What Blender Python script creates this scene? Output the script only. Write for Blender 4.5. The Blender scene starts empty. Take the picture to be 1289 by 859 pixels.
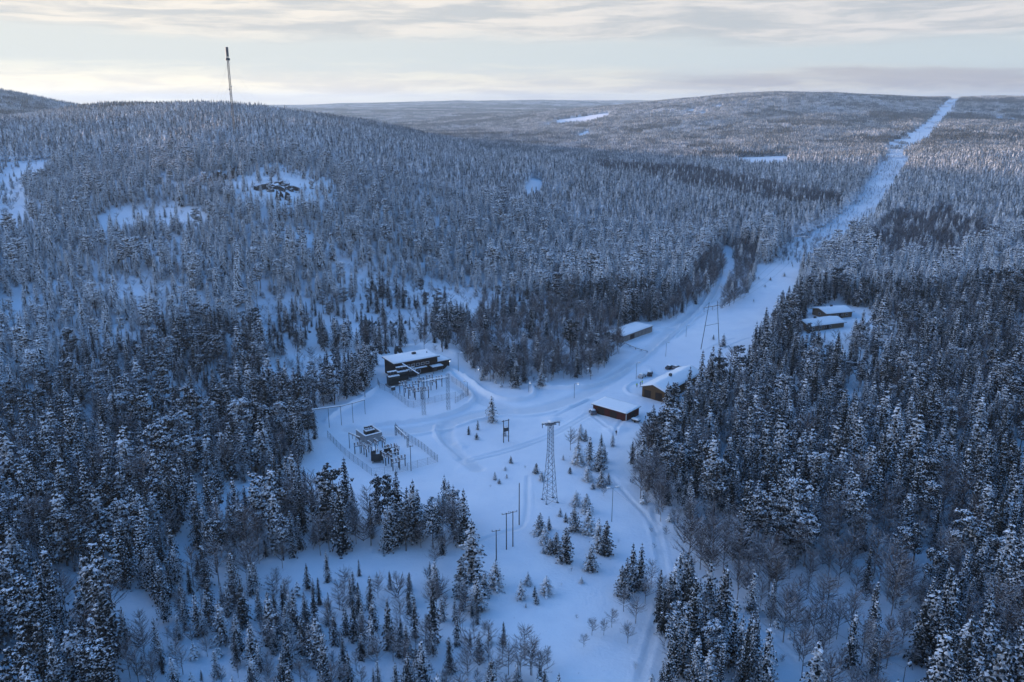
import bpy, math, random
import numpy as np
from mathutils import Vector, Matrix

# ------------------------------------------------------------------ camera, sky, sun, exposure
C = bpy.context.scene.collection
scene = bpy.context.scene
W0, H0, FPX = 1289.0, 859.0, 1035.0
PITCH = math.radians(16.3)
CAMZ = 100.0
cam_d = bpy.data.cameras.new("camera"); cam = bpy.data.objects.new("camera", cam_d); C.objects.link(cam)
cam.location = (0, 0, CAMZ); cam.rotation_euler = (math.pi/2 - PITCH, 0, 0)
cam_d.sensor_width = 36.0; cam_d.lens = FPX/W0*36.0
cam_d.clip_start = 1.0; cam_d.clip_end = 40000
scene.camera = cam
scene.view_settings.view_transform = 'Standard'; scene.view_settings.look = 'None'
scene.view_settings.exposure = EXPOSURE = 1.55
scene.view_settings.gamma = 1.0; scene.view_settings.use_curve_mapping = False
SUN_AZ = math.radians(-62.0)     # from the view direction (+Y), negative is to the left
SUN_EL = math.radians(3.4)
SUN_STRENGTH = 3.2
sun_d = bpy.data.lights.new("sun", 'SUN'); sun = bpy.data.objects.new("sun", sun_d); C.objects.link(sun)
sun_d.energy = SUN_STRENGTH; sun_d.angle = math.radians(1.0); sun_d.color = (1.0, 0.70, 0.52)
sdir = Vector((math.sin(SUN_AZ)*math.cos(SUN_EL), math.cos(SUN_AZ)*math.cos(SUN_EL), math.sin(SUN_EL)))
sun.rotation_euler = sdir.to_track_quat('Z', 'Y').to_euler()

def mknode(nt, t, **kw):
    n = nt.nodes.new(t)
    for k, v in kw.items(): setattr(n, k, v)
    return n
def lk(nt, a, b): nt.links.new(a, b)
def fmath(nt, op, a, b=None, c=None, clamp=False):
    n = mknode(nt, 'ShaderNodeMath', operation=op, use_clamp=clamp)
    for i, v in enumerate((a, b, c)):
        if v is None: continue
        if isinstance(v, (int, float)): n.inputs[i].default_value = v
        else: lk(nt, v, n.inputs[i])
    return n.outputs[0]
def smooth(nt, v, a, b, c=0.0, d=1.0):
    n = mknode(nt, 'ShaderNodeMapRange', interpolation_type='SMOOTHSTEP')
    lk(nt, v, n.inputs[0]); n.inputs[1].default_value = a; n.inputs[2].default_value = b
    n.inputs[3].default_value = c; n.inputs[4].default_value = d
    return n.outputs[0]
def mixc(nt, f, a, b, blend='MIX'):
    n = mknode(nt, 'ShaderNodeMix', data_type='RGBA', blend_type=blend)
    for i, v in ((0, f), (6, a), (7, b)):
        if isinstance(v, (int, float)): n.inputs[i].default_value = v
        elif isinstance(v, tuple): n.inputs[i].default_value = (*v, 1.0)
        else: lk(nt, v, n.inputs[i])
    return n.outputs[2]
def noise(nt, vec, scale, detail=3.0, rough=0.5):
    n = mknode(nt, 'ShaderNodeTexNoise'); n.inputs['Scale'].default_value = scale
    n.inputs['Detail'].default_value = detail; n.inputs['Roughness'].default_value = rough
    if vec is not None: lk(nt, vec, n.inputs['Vector'])
    return n.outputs[0]

world = bpy.data.worlds.new("World"); scene.world = world; world.use_nodes = True
nt = world.node_tree; nt.nodes.clear()
bg = mknode(nt, 'ShaderNodeBackground'); out = mknode(nt, 'ShaderNodeOutputWorld'); lk(nt, bg.outputs[0], out.inputs[0])
sky = mknode(nt, 'ShaderNodeTexSky', sky_type='NISHITA', sun_disc=False)
sky.sun_elevation = SUN_EL; sky.sun_rotation = SUN_AZ; sky.altitude = 300; sky.air_density = 1.0; sky.dust_density = 0.6; sky.ozone_density = 3.0
SKY_STRENGTH = 0.12
bg.inputs[1].default_value = SKY_STRENGTH
tc = mknode(nt, 'ShaderNodeTexCoord'); sep = mknode(nt, 'ShaderNodeSeparateXYZ'); lk(nt, tc.outputs['Generated'], sep.inputs[0])
X, Y, Z = sep.outputs
el = fmath(nt, 'MULTIPLY', fmath(nt, 'ARCSINE', Z), 180/math.pi)             # elevation in degrees
az = fmath(nt, 'MULTIPLY', fmath(nt, 'ARCTAN2', X, Y), 180/math.pi)          # azimuth, 0 = +Y, + to the right
comb = mknode(nt, 'ShaderNodeCombineXYZ')
lk(nt, fmath(nt, 'MULTIPLY', az, 0.045), comb.inputs[0]); lk(nt, fmath(nt, 'MULTIPLY', el, 0.42), comb.inputs[1])
n1 = noise(nt, comb.outputs[0], 1.6, 6, 0.55)
comb2 = mknode(nt, 'ShaderNodeCombineXYZ')
lk(nt, fmath(nt, 'MULTIPLY', az, 0.13), comb2.inputs[0]); lk(nt, fmath(nt, 'MULTIPLY', fmath(nt, 'ADD', el, fmath(nt, 'MULTIPLY', n1, 2.0)), 1.45), comb2.inputs[1])
n2 = noise(nt, comb2.outputs[0], 0.9, 9, 0.60)
nn = fmath(nt, 'SUBTRACT', n1, 0.5); ns = fmath(nt, 'SUBTRACT', n2, 0.5)
# high veil above 4 degrees, clear band 1.5 to 4 degrees, low streaks on the horizon
e1 = fmath(nt, 'ADD', fmath(nt, 'ADD', el, fmath(nt, 'MULTIPLY', nn, 3.0)), fmath(nt, 'MULTIPLY', az, 0.012))
high = smooth(nt, e1, 3.3, 4.4)
fade = smooth(nt, el, 9.0, 30.0, 1.0, 0.0)
high = fmath(nt, 'MULTIPLY', fmath(nt, 'MULTIPLY', high, fade), fmath(nt, 'ADD', 0.80, fmath(nt, 'MULTIPLY', ns, 1.0), clamp=True))
e2 = fmath(nt, 'ADD', el, fmath(nt, 'MULTIPLY', ns, 2.2))
low = smooth(nt, e2, 0.6, 2.6, 0.9, 0.0)
cl_hi = mixc(nt, smooth(nt, n2, 0.36, 0.62), mixc(nt, smooth(nt, az, -30, 30), (0.58, 0.59, 0.60), (0.46, 0.49, 0.54)), mixc(nt, smooth(nt, az, -30, 30), (0.95, 0.88, 0.78), (0.74, 0.72, 0.72)))
warm = mixc(nt, smooth(nt, az, -35, 30), (1.25, 1.12, 0.86), (0.64, 0.63, 0.62))
cl_lo = mixc(nt, smooth(nt, n2, 0.40, 0.60), warm, mixc(nt, smooth(nt, az, -40, 30), (1.05, 0.94, 0.78), (0.46, 0.46, 0.52)))
clear_low = mixc(nt, smooth(nt, az, -35, 35), (0.74, 0.77, 0.75), (0.56, 0.64, 0.69))
inv = 0.365/SKY_STRENGTH
def scaled(col): return mixc(nt, 1.0, col, (inv, inv, inv), 'MULTIPLY')
SKY_TINT = (1.42, 2.12, 2.68)
base = mixc(nt, 1.0, sky.outputs[0], SKY_TINT, 'MULTIPLY')
base = mixc(nt, smooth(nt, el, 8.0, 40.0, 1.0, 0.0), base, scaled(clear_low))
base = mixc(nt, high, base, scaled(cl_hi))
base = mixc(nt, low, base, scaled(cl_lo))
e3 = fmath(nt, 'ADD', fmath(nt, 'ADD', el, fmath(nt, 'MULTIPLY', ns, 1.4)), fmath(nt, 'MULTIPLY', nn, 1.2))
bank = fmath(nt, 'MULTIPLY', fmath(nt, 'MULTIPLY', smooth(nt, e3, 0.5, 0.95), smooth(nt, e3, 1.6, 2.0, 1.0, 0.0)), smooth(nt, fmath(nt, 'ADD', az, fmath(nt, 'MULTIPLY', nn, 60.0)), 8.0, 20.0, 0.0, 0.6))
base = mixc(nt, bank, base, scaled((0.40, 0.395, 0.46)))
# glow of the low sun through the cloud, outside the frame to the left
gv = mknode(nt, 'ShaderNodeVectorMath', operation='DOT_PRODUCT'); lk(nt, tc.outputs['Generated'], gv.inputs[0])
ge = math.radians(12); ga_ = math.radians(-72); gv.inputs[1].default_value = (math.sin(ga_)*math.cos(ge), math.cos(ga_)*math.cos(ge), math.sin(ge))
gl = smooth(nt, gv.outputs['Value'], math.cos(math.radians(42)), math.cos(math.radians(5)))
GLOW = (1.75, 1.7, 1.75)
gcomb = mknode(nt, 'ShaderNodeCombineXYZ'); [lk(nt, gl, gcomb.inputs[i]) for i in range(3)]
base = mixc(nt, 1.0, base, mixc(nt, 1.0, scaled(GLOW), gcomb.outputs[0], 'MULTIPLY'), 'ADD')
lk(nt, base, bg.inputs[0])

# ------------------------------------------------------------------ projection helpers (photograph pixels <-> world)
cs, sn = math.cos(PITCH), math.sin(PITCH)
def ray(px, py):
    a = (px - W0/2)/FPX; b = (H0/2 - py)/FPX
    return a, cs + b*sn, -sn + b*cs
def at_depth(px, py, Y):
    a, dy, dz = ray(px, py); return (a*Y/dy, Y, CAMZ + Y*dz/dy)
def project(x, y, z):
    zz = z - CAMZ
    d = y*cs - zz*sn; u = y*sn + zz*cs
    d = np.where(np.abs(d) < 1e-3, 1e-3, d)
    return W0/2 + FPX*x/d, H0/2 - FPX*u/d, d

# ------------------------------------------------------------------ terrain
CP = []
for px, py, Yd, dz in [
    # left hill crest
    (0,119,2100,-4),(28,127,2100,-8),(60,139,2050,-14),(85,141,1900,-14),(120,136,1500,-8),(240,129,1400,-8),(300,131,1350,-8),(370,142,1300,-9),(430,156,1250,-9),(480,168,1200,-9),
    (560,190,1150,-9),(640,207,1150,-8),(0,158,1050,-8),(20,150,1300,-10),(60,145,1500,-10),(-60,150,1300,-10),(-50,112,2100,-4),(110,139,1750,-14),
    # its slope
    (250,150,1000,0),(430,172,900,0),(250,175,750,0),(296,172,700,0),(430,200,700,0),(560,250,600,0),(340,240,480,0),(200,275,450,0),(40,230,560,0),
    (450,320,420,0),(250,380,350,0),(60,380,340,0),(450,410,345,0),(600,395,375,0),(380,262,470,0),(120,200,640,0),
    # right hill
    (850,130,3300,-8),(950,119,3400,-10),(1050,118,3500,-10),(1200,124,3500,-8),(1289,122,3500,-8),(1150,175,2000,0),(1050,150,2600,0),(1250,150,2700,0),(900,150,2700,0),
    (1000,190,1700,0),(760,136,4200,-5),
    # far range
    (380,137,7500,-8),(470,131,8000,-8),(570,129,8000,-8),(700,127,8000,-8),(760,129,8200,-8),(900,128,8500,-8),(1200,126,8500,0),
    (570,142,5500,0),(700,143,5500,0),(450,150,4600,0),(650,160,3300,0)]:
    x, y, z = at_depth(px, py, Yd); CP.append((x, y, z+dz))
CP += [(-60,330,1),(0,320,0),(60,330,0),(-40,250,0),(0,250,0),(50,250,0),(-30,180,0),(20,180,0),(0,120,0),(80,130,0),(-80,130,2),(-100,200,3),(-90,270,3),
       (100,220,0),(100,320,0),(120,400,0),(60,400,0),(0,420,2),(150,500,0),(170,640,0),(60,560,2),(250,800,0),(300,500,4),(400,900,0),(550,1300,0),(200,1100,-2),
       (100,1300,0),(350,1600,0),(0,1800,-2),(-300,2300,0),(200,2400,0),(0,-100,0),(-300,0,10),(300,0,5),(250,200,6),(600,300,12),(900,900,8),(1500,1500,12),
       (-300,300,26),(-600,300,66),(-900,500,95),(-1150,800,105),(-1700,1300,105),(-1600,600,100),(-900,0,60),(-2600,2000,110),(-2500,3500,20),(-1500,3200,5),
       (-3500,500,60),(-1500,-1500,30),(0,-1500,10),(1500,-1000,20),(3000,1000,20),(4000,3000,110),(6000,6000,60),(-6000,6000,60),(-9000,0,60),(9000,0,60),
       (0,-9000,40),(0,12000,20),(9000,12000,30),(-9000,12000,30),(-9000,-9000,40),(9000,-9000,40),(-2500,6500,50),(2500,5500,30),(3000,8500,60)]
CP = np.array(CP)
S = 1000.0
def phi(r2): return 0.5*r2*np.log(r2 + 1e-9)
P = CP[:, :2]/S; n = len(P)
K = phi(((P[:, None]-P[None])**2).sum(-1)) + np.eye(n)*2e-4
A = np.zeros((n+3, n+3)); A[:n, :n] = K; A[:n, n] = 1; A[:n, n+1:] = P; A[n, :n] = 1; A[n+1:, :n] = P.T
wts = np.linalg.solve(A, np.concatenate([CP[:, 2], [0, 0, 0]]))
def tps(x, y):
    x = np.asarray(x)/S; y = np.asarray(y)/S
    z = wts[n] + wts[n+1]*x + wts[n+2]*y
    for i in range(n): z = z + wts[i]*phi((x-P[i, 0])**2+(y-P[i, 1])**2)
    return z
def vnoise(x, y, seed):                                        # smooth value noise
    xi = np.floor(x).astype(np.int64); yi = np.floor(y).astype(np.int64); fx = x-xi; fy = y-yi
    fx = fx*fx*(3-2*fx); fy = fy*fy*(3-2*fy)
    def hsh(a, b):
        v = (a*374761393 + b*668265263 + seed*1442695041) & 0xffffffff
        v = ((v ^ (v >> 13))*1274126177) & 0xffffffff
        return ((v ^ (v >> 16)) & 0xffff)/65535.0
    return (hsh(xi, yi)*(1-fx)+hsh(xi+1, yi)*fx)*(1-fy)+(hsh(xi, yi+1)*(1-fx)+hsh(xi+1, yi+1)*fx)*fy - 0.5
def axis(lo, hi, step, far_lo, far_hi, g=1.05):
    a = list(np.arange(lo, hi, step)); s = step; v = a[-1]
    while v < far_hi: s = min(s*g, 220); v += s; a.append(v)
    s = step; v = lo; b = []
    while v > far_lo: s = min(s*g, 220); v -= s; b.append(v)
    return np.array(b[::-1]+a)
gx = axis(-75, 125, 0.5, -9000, 9000); gy = axis(135, 430, 0.55, -2500, 12500)
GX, GY = np.meshgrid(gx, gy)
GZ = tps(GX, GY)
def flatmask(x, y):                                            # the built-up clearing and the flat corridor
    return np.exp(-(np.maximum(0, np.abs(x-20-0.12*(y-250))-75)/60)**2) * np.exp(-(np.maximum(0, np.abs(y-290)-160)/80)**2)
fm = flatmask(GX, GY)
GZ = GZ*(1-0.85*fm)
far = np.clip((np.hypot(GX, GY)-350)/800, 0, 1)
GZ += (vnoise(GX/260, GY/260, 1)*14 + vnoise(GX/90, GY/90, 2)*6)*far*np.clip(GZ/30+0.5, 0.45, 1)
GZ += vnoise(GX/40, GY/40, 3)*1.2*(1-fm) + vnoise(GX/14, GY/14, 5)*0.55 + vnoise(GX/4, GY/4, 7)*0.20*(np.hypot(GX, GY) < 700)
def lookup(G, x, y):
    x = np.asarray(x, float); y = np.asarray(y, float)
    i = np.clip(np.searchsorted(gx, x)-1, 0, len(gx)-2); j = np.clip(np.searchsorted(gy, y)-1, 0, len(gy)-2)
    fx = np.clip((x-gx[i])/(gx[i+1]-gx[i]), 0, 1); fy = np.clip((y-gy[j])/(gy[j+1]-gy[j]), 0, 1)
    return (G[j, i]*(1-fx)+G[j, i+1]*fx)*(1-fy)+(G[j+1, i]*(1-fx)+G[j+1, i+1]*fx)*fy
def hz(x, y): return lookup(GZ, x, y)
_t = np.exp(np.linspace(math.log(90), math.log(12000), 5000))
def G(px, py):                                                 # where the line of sight through a pixel meets the ground
    a, dy, dz = ray(px, py)
    x = a/dy*_t; z = CAMZ + dz/dy*_t
    d = z - hz(x, _t); k = np.argmax(d < 0)
    if d[k] >= 0: k = len(_t)-1
    if k == 0: k = 1
    f = d[k-1]/(d[k-1]-d[k]) if d[k-1] != d[k] else 0
    Yv = _t[k-1]+(_t[k]-_t[k-1])*f
    return np.array((a/dy*Yv, Yv, float(hz(a/dy*Yv, Yv))))
def GP(pts): return np.array([G(*p)[:2] for p in pts])
def top_z(px_base, py_base, py_top):                           # height of an upright thing between two image rows
    b = G(px_base, py_base); _, dy, dz = ray(px_base, py_top)
    return CAMZ + dz/dy*b[1] - b[2]

# ploughed roads, banks and tracks are relief in the snow
def seg_dist(x, y, pl):
    best = np.full(x.shape, 1e9)
    for (ax, ay), (bx, by) in zip(pl[:-1], pl[1:]):
        vx, vy = bx-ax, by-ay; L = vx*vx+vy*vy + 1e-9
        t = np.clip(((x-ax)*vx+(y-ay)*vy)/L, 0, 1)
        best = np.minimum(best, np.hypot(x-ax-t*vx, y-ay-t*vy))
    return best
def smooth_line(pts, k=6):
    p = np.array(pts, float)
    for _ in range(3):
        q = [p[0]]
        for a, b in zip(p[:-1], p[1:]): q += [a*.75+b*.25, a*.25+b*.75]
        q.append(p[-1]); p = np.array(q)
    return p
NX = (gx > -90) & (gx < 260); NY = (gy > 110) & (gy < 760)
ix = np.where(NX)[0]; iy = np.where(NY)[0]
sl = (slice(iy[0], iy[-1]+1), slice(ix[0], ix[-1]+1)); SX = GX[sl]; SY = GY[sl]
ROADS = [([(908,316),(905,345),(898,368),(868,398),(835,425),(800,455),(765,480),(735,497),(700,510),(660,518),(625,512),(598,498),(575,484),(560,476)], 3.2),
         ([(640,517),(600,520),(565,533),(520,542),(475,545),(440,540)], 2.6),
         ([(565,533),(560,552),(575,572),(600,590)], 2.2)]
BANKS = [([(640,523),(600,528),(566,541),(520,549),(480,553)], .7, .35),
         ([(740,503),(712,516),(668,525),(640,524)], .7, .3),
         ([(560,462),(590,477),(605,491),(623,501),(645,505.5),(668,502),(673,495),(668,486),(691,489.5),(727,490),(759,483),(797,463),(825,441),(857,411),(880,392),(893,372),(899,350)], 1.1, .9),
         ([(472,536),(527,531),(569,522),(591,510),(597,501),(590,491),(575,480),(565,470)], 1.1, .8),
         ([(549,535),(547,545),(553,556),(577,577)], 0.8, .45),
         ([(856,411),(835,415),(822,416)], 0.8, .7),
         ([(412,530),(430,516),(465,498),(475,488)], 1.0, .8),
         ([(912,316),(910,348),(902,372),(885,395),(850,425)], 0.7, .5),
         ([(815,482),(800,480),(786,488),(790,496),(806,499)], 0.7, .4)]
TRACKS = [[(590,578),(640,566),(680,553),(709,539),(741,520)], [(590,582),(640,570),(684,555),(714,540),(745,521)], [(700,519),(735,503)], [(700,524),(740,505)],
          [(822,640),(824,672),(830,705),(835,742),(826,775),(812,823),(801,859)], [(826,640),(829,672),(836,705),(841,742),(832,775),(818,823),(808,859)],
          [(770,600),(790,625),(815,650),(823,668)], [(868,398),(920,368),(960,345)], [(765,478),(820,446),(865,410),(940,360)], [(592,684),(640,668),(663,664),(664,600)],
          [(775,545),(781,530),(790,527)], [(745,523),(755,530),(775,548)],
          [(870,738),(900,745),(950,782),(1000,830)], [(876,733),(906,741),(956,778),(1008,826)], [(895,447),(925,432),(945,425)], [(890,440),(905,432),(925,426)]]
dZ = np.zeros_like(SX); packed = np.zeros_like(SX)
for pl, w in ROADS:
    d = seg_dist(SX, SY, GP(smooth_line(pl))); dZ -= 0.40*np.exp(-(d/w)**8); packed = np.maximum(packed, np.exp(-(d/(w*1.02))**6))
for pl, w, h in BANKS:
    q = smooth_line(pl); d = seg_dist(SX, SY, GP(q)); dZ += 1.6*h*np.exp(-(d/(w*.8))**2)*(1+0.5*vnoise(SX/2.2, SY/2.2, 11))
for pl in TRACKS:
    d = seg_dist(SX, SY, GP(smooth_line(pl))); dZ -= 0.20*np.exp(-(d/0.50)**2); dZ += 0.10*np.exp(-((d-1.0)/0.4)**2); packed = np.maximum(packed, .8*np.exp(-(d/.55)**2))
MOUNDS = [((694,529),2.4,.9),((575,560),1.6,.5),((581,563),1.5,.5),((589,586),3,.35),((771,541),2.5,.8),((818,468),2,.9),((812,464),2.4,.8),((806,487),2,.5),((783,541),2,.6),((716,487),3,.4)]
for (mx, my), r, h in MOUNDS:
    c = G(mx, my); dZ += h*np.exp(-(((SX-c[0])**2+(SY-c[1])**2)/r**2))*(1+.4*vnoise(SX/1.3, SY/1.3, 17))
# bank and bushy edge of the hump behind the control building
for pl, w, h in [([(478,446),(500,443),(530,438),(560,440),(575,447)], 5.0, 2.0)]:
    d = seg_dist(SX, SY, GP(pl)); dZ += h*np.exp(-(d/w)**2)
GZ[sl] += dZ; PACK = np.zeros_like(GZ); PACK[sl] = packed
ny, nx = GZ.shape
me = bpy.data.meshes.new("snow_ground")
co = np.stack([GX.ravel(), GY.ravel(), GZ.ravel()], 1).astype(np.float32)
jj, ii = np.meshgrid(np.arange(ny-1), np.arange(nx-1), indexing='ij')
a0 = (jj*nx+ii).ravel(); F = np.stack([a0, a0+1, a0+nx+1, a0+nx], 1).astype(np.int32)
me.vertices.add(len(co)); me.vertices.foreach_set('co', co.ravel())
me.loops.add(F.size); me.loops.foreach_set('vertex_index', F.ravel())
me.polygons.add(len(F)); me.polygons.foreach_set('loop_start', np.arange(0, F.size, 4, dtype=np.int32))
me.polygons.foreach_set('use_smooth', np.ones(len(F), bool))
me.update(calc_edges=True)
pa = me.attributes.new('packed', 'FLOAT', 'POINT'); pa.data.foreach_set('value', PACK.ravel().astype(np.float32))
ground = bpy.data.objects.new("snow_ground", me); C.objects.link(ground)
ground['kind'] = 'structure'; ground['label'] = 'snow covered ground of the clearing and the hills'

# ------------------------------------------------------------------ materials
MATS = {}
def principled(name, col=None, rough=0.8, spec=0.3, metal=0.0):
    m = bpy.data.materials.new(name); m.use_nodes = True; t = m.node_tree; p = t.nodes['Principled BSDF']
    if col: p.inputs['Base Color'].default_value = (*col, 1)
    p.inputs['Roughness'].default_value = rough; p.inputs['Specular IOR Level'].default_value = spec; p.inputs['Metallic'].default_value = metal
    MATS[name] = m; return m, t, p
SNOW = (0.80, 0.83, 0.87)
def mat_ground():
    m, t, p = principled('snow', SNOW, 0.55, 0.5)
    tc = mknode(t, 'ShaderNodeTexCoord'); v = tc.outputs['Object']
    big = noise(t, v, 0.012, 4, .6); mid = noise(t, v, 0.15, 4, .6); fine = noise(t, v, 1.3, 3, .6)
    col = mixc(t, smooth(t, big, .35, .7), (0.76, 0.79, 0.84), (0.85, 0.87, 0.89))
    col = mixc(t, smooth(t, mid, .35, .75, 0, .35), col, (0.66, 0.70, 0.76))
    at = mknode(t, 'ShaderNodeAttribute', attribute_name='packed'); col = mixc(t, fmath(t, 'MULTIPLY', at.outputs['Fac'], smooth(t, mid, .2, .7, .55, 1.0)), col, (0.67, 0.69, 0.72))
    # twigs and heather poking through in patches
    tw = fmath(t, 'MULTIPLY', smooth(t, fine, .66, .74, 0, 0.55), smooth(t, big, .5, .62))
    col = mixc(t, tw, col, (0.18, 0.17, 0.16))
    lk(t, col, p.inputs['Base Color'])
    b = mknode(t, 'ShaderNodeBump'); b.inputs['Strength'].default_value = .6; b.inputs['Distance'].default_value = .5
    lk(t, fmath(t, 'ADD', mid, fmath(t, 'MULTIPLY', fine, .35)), b.inputs['Height']); lk(t, b.outputs[0], p.inputs['Normal'])
    return m
ground.data.materials.append(mat_ground())
def snowy(name, dark, lo, hi, nscale=3.0, rough=0.8, snow=SNOW, vary=0.0, amp=0.9):
    """a surface whose upward faces carry snow"""
    m, t, p = principled(name, dark, rough, 0.25)
    g = mknode(t, 'ShaderNodeNewGeometry'); s = mknode(t, 'ShaderNodeSeparateXYZ'); lk(t, g.outputs['Normal'], s.inputs[0])
    nz = noise(t, g.outputs['Position'], nscale, 2, .6)
    v = fmath(t, 'ADD', s.outputs[2], fmath(t, 'MULTIPLY', fmath(t, 'SUBTRACT', nz, .5), amp))
    if vary:
        oi = mknode(t, 'ShaderNodeObjectInfo')
        v = fmath(t, 'ADD', v, fmath(t, 'MULTIPLY', fmath(t, 'SUBTRACT', oi.outputs['Random'], .5), vary))
    f = smooth(t, v, lo, hi)
    lk(t, mixc(t, f, dark, snow), p.inputs['Base Color'])
    return m
NEEDLE = (0.007, 0.012, 0.013)
snowy('needles', NEEDLE, 0.54, 1.0, 0.7, vary=.3, amp=1.0)
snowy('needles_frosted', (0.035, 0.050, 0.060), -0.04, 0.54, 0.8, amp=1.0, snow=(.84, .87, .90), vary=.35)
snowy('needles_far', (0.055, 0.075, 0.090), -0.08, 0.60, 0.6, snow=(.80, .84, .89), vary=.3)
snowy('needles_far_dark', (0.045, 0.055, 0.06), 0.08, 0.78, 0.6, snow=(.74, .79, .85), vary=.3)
snowy('needles_dark', NEEDLE, 0.60, 1.05, 1.6, vary=.3)
snowy('bark', (0.07, 0.055, 0.045), 0.6, 1.0, 2.0)
snowy('twigs', (0.060, 0.044, 0.042), 0.55, 1.3, 2.0, amp=.5)
snowy('twigs_frosted', (0.12, 0.12, 0.13), 0.2, 1.1, 2.0, amp=.5)
snowy('birch_bark', (0.22, 0.20, 0.19), 0.7, 1.1, 2.0)

# ------------------------------------------------------------------ mesh helpers
class MB:
    def __init__(s): s.v = []; s.f = []; s.m = []
    def add(s, vs, fs, mi=0):
        o = len(s.v); s.v += [tuple(map(float, q)) for q in vs]; s.f += [tuple(i+o for i in q) for q in fs]; s.m += [mi]*len(fs); return s
    def box(s, c, d, rz=0.0, mi=0):
        x, y, z = d[0]/2, d[1]/2, d[2]/2; co, si = math.cos(rz), math.sin(rz); vs = []
        for k in (-z, z):
            for (i, j) in ((-x, -y), (x, -y), (x, y), (-x, y)): vs.append((c[0]+i*co-j*si, c[1]+i*si+j*co, c[2]+k))
        return s.add(vs, [(3,2,1,0),(4,5,6,7),(0,1,5,4),(1,2,6,5),(2,3,7,6),(3,0,4,7)], mi)
    def tube(s, a, b, r0, r1=None, nseg=6, mi=0, caps=True):
        r1 = r0 if r1 is None else r1; a = Vector(a); b = Vector(b); d = b-a
        if d.length < 1e-6: return s
        d.normalize(); u = d.orthogonal().normalized(); w = d.cross(u); vs = []
        for c, r in ((a, r0), (b, r1)):
            for k in range(nseg):
                t = 2*math.pi*k/nseg; vs.append(c+u*(r*math.cos(t))+w*(r*math.sin(t)))
        fs = [(k, (k+1) % nseg, (k+1) % nseg+nseg, k+nseg) for k in range(nseg)]
        if caps: fs += [tuple(range(nseg))[::-1], tuple(range(nseg, 2*nseg))]
        return s.add(vs, fs, mi)
    def path(s, pts, r, nseg=5, mi=0):
        for a, b in zip(pts[:-1], pts[1:]): s.tube(a, b, r, r, nseg, mi)
        return s
    def mesh(s, name, mats, sm=False):
        me = bpy.data.meshes.new(name); me.from_pydata(s.v, [], s.f)
        for m in (mats if isinstance(mats, (list, tuple)) else [mats]): me.materials.append(MATS[m])
        if any(s.m): me.polygons.foreach_set('material_index', s.m)
        if sm: me.polygons.foreach_set('use_smooth', [True]*len(s.f))
        me.update(); return me
def ob(name, mesh, parent=None, loc=(0,0,0), rz=0.0):
    o = bpy.data.objects.new(name, mesh); C.objects.link(o); o.location = loc; o.rotation_euler = (0, 0, rz)
    if parent: o.parent = parent
    return o
def tag(o, label, cat, group=None, kind=None):
    o['label'] = label; o['category'] = cat
    if group: o['group'] = group
    if kind: o['kind'] = kind
    return o
def thing(name, loc, label, cat, group=None, rz=0.0):
    return tag(ob(name, None, None, tuple(map(float, loc)), rz), label, cat, group)

# ------------------------------------------------------------------ trees
def blob(mb, c, dx, L, Wd, T, R, mi=0):
    """flattened jittered octahedron, long axis dx"""
    c = np.array(c); dx = np.array(dx); dx = dx/np.linalg.norm(dx)
    side = np.cross(dx, (0, 0, 1)); side = side/(np.linalg.norm(side)+1e-6); up = np.cross(side, dx)
    j = lambda: 1+R.uniform(-.25, .25)
    vs = [c+dx*L*j(), c+side*Wd*j(), c-dx*L*j(), c-side*Wd*j(), c+up*T*j(), c-up*T*.8*j()]
    mb.add(vs, [(0,1,4),(1,2,4),(2,3,4),(3,0,4),(1,0,5),(2,1,5),(3,2,5),(0,3,5)], mi)
def spruce_crown(R, H, rad, whorls, nbr, nblob, taper=.85, low=.10, droop=.45, fringe=True):
    mb = MB()
    for k in range(whorls):
        u = low + (0.97-low)*(k+R.uniform(-.2, .2))/(whorls-1); u = min(max(u, low*.8), .985); z = H*u
        nb = max(3, int(nbr*(1-.5*u)))
        a0 = R.uniform(0, 6.28)
        for b in range(nb):
            a = a0 + 6.283*b/nb + R.uniform(-.35, .35)
            s = (1-u)/(1-low)
            L = rad*(s**taper)*R.uniform(.62, 1.15)*(1 if u > .22 else R.uniform(.5, 1)) + .12
            if R.random() < .07: continue
            ca, sa = math.cos(a), math.sin(a); dr = droop*R.uniform(.6, 1.5)
            m = max(1, int(round(nblob*min(1, L/rad*1.3))))
            for q in range(m):
                t = (q+.75)/(m+.25)
                p = (ca*L*t, sa*L*t, z + .12*L - dr*L*t*t*1.1)
                sl = dr*2*t*.8
                bl = L/m*.60*R.uniform(.85, 1.2)
                blob(mb, p, (ca, sa, -sl), bl, bl*.50+.10, .10+.07*R.random()+.05*bl, R, 0)
                if fringe and R.random() < .9:                       # hanging dark needles under the snow
                    w = bl*.6; px_, py_ = -sa*w, ca*w; hg = .25+.35*R.random()
                    q0 = np.array(p)
                    mb.add([q0+(px_, py_, 0), q0-(px_, py_, 0), q0+(R.uniform(-.1,.1)+ca*bl*.5, R.uniform(-.1,.1)+sa*bl*.5, -hg)], [(0,1,2)], 1)
    # inner dark needles
    for k in range(whorls*2):
        u = low + (0.93-low)*R.random(); z = H*u; r = rad*(1-u)*.55+.08; a = R.uniform(0, 6.28)
        a2 = a+R.uniform(.8, 1.4)
        mb.add([(r*math.cos(a), r*math.sin(a), z-.5-.3*r), (r*math.cos(a2), r*math.sin(a2), z-.5-.3*r), (0, 0, z+.5+.3*r)], [(0,1,2)], 1)
    mb.add([(.09,0,H*.95),(-.05,.08,H*.95),(-.05,-.08,H*.95),(0,0,H*1.03)], [(0,1,3),(1,2,3),(2,0,3)], 0)
    return mb
def trunk(mb, H, r, mi=0, nseg=6): mb.tube((0,0,-.6), (0,0,H*.92), r, r*.15, nseg, mi, caps=False); return mb
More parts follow.
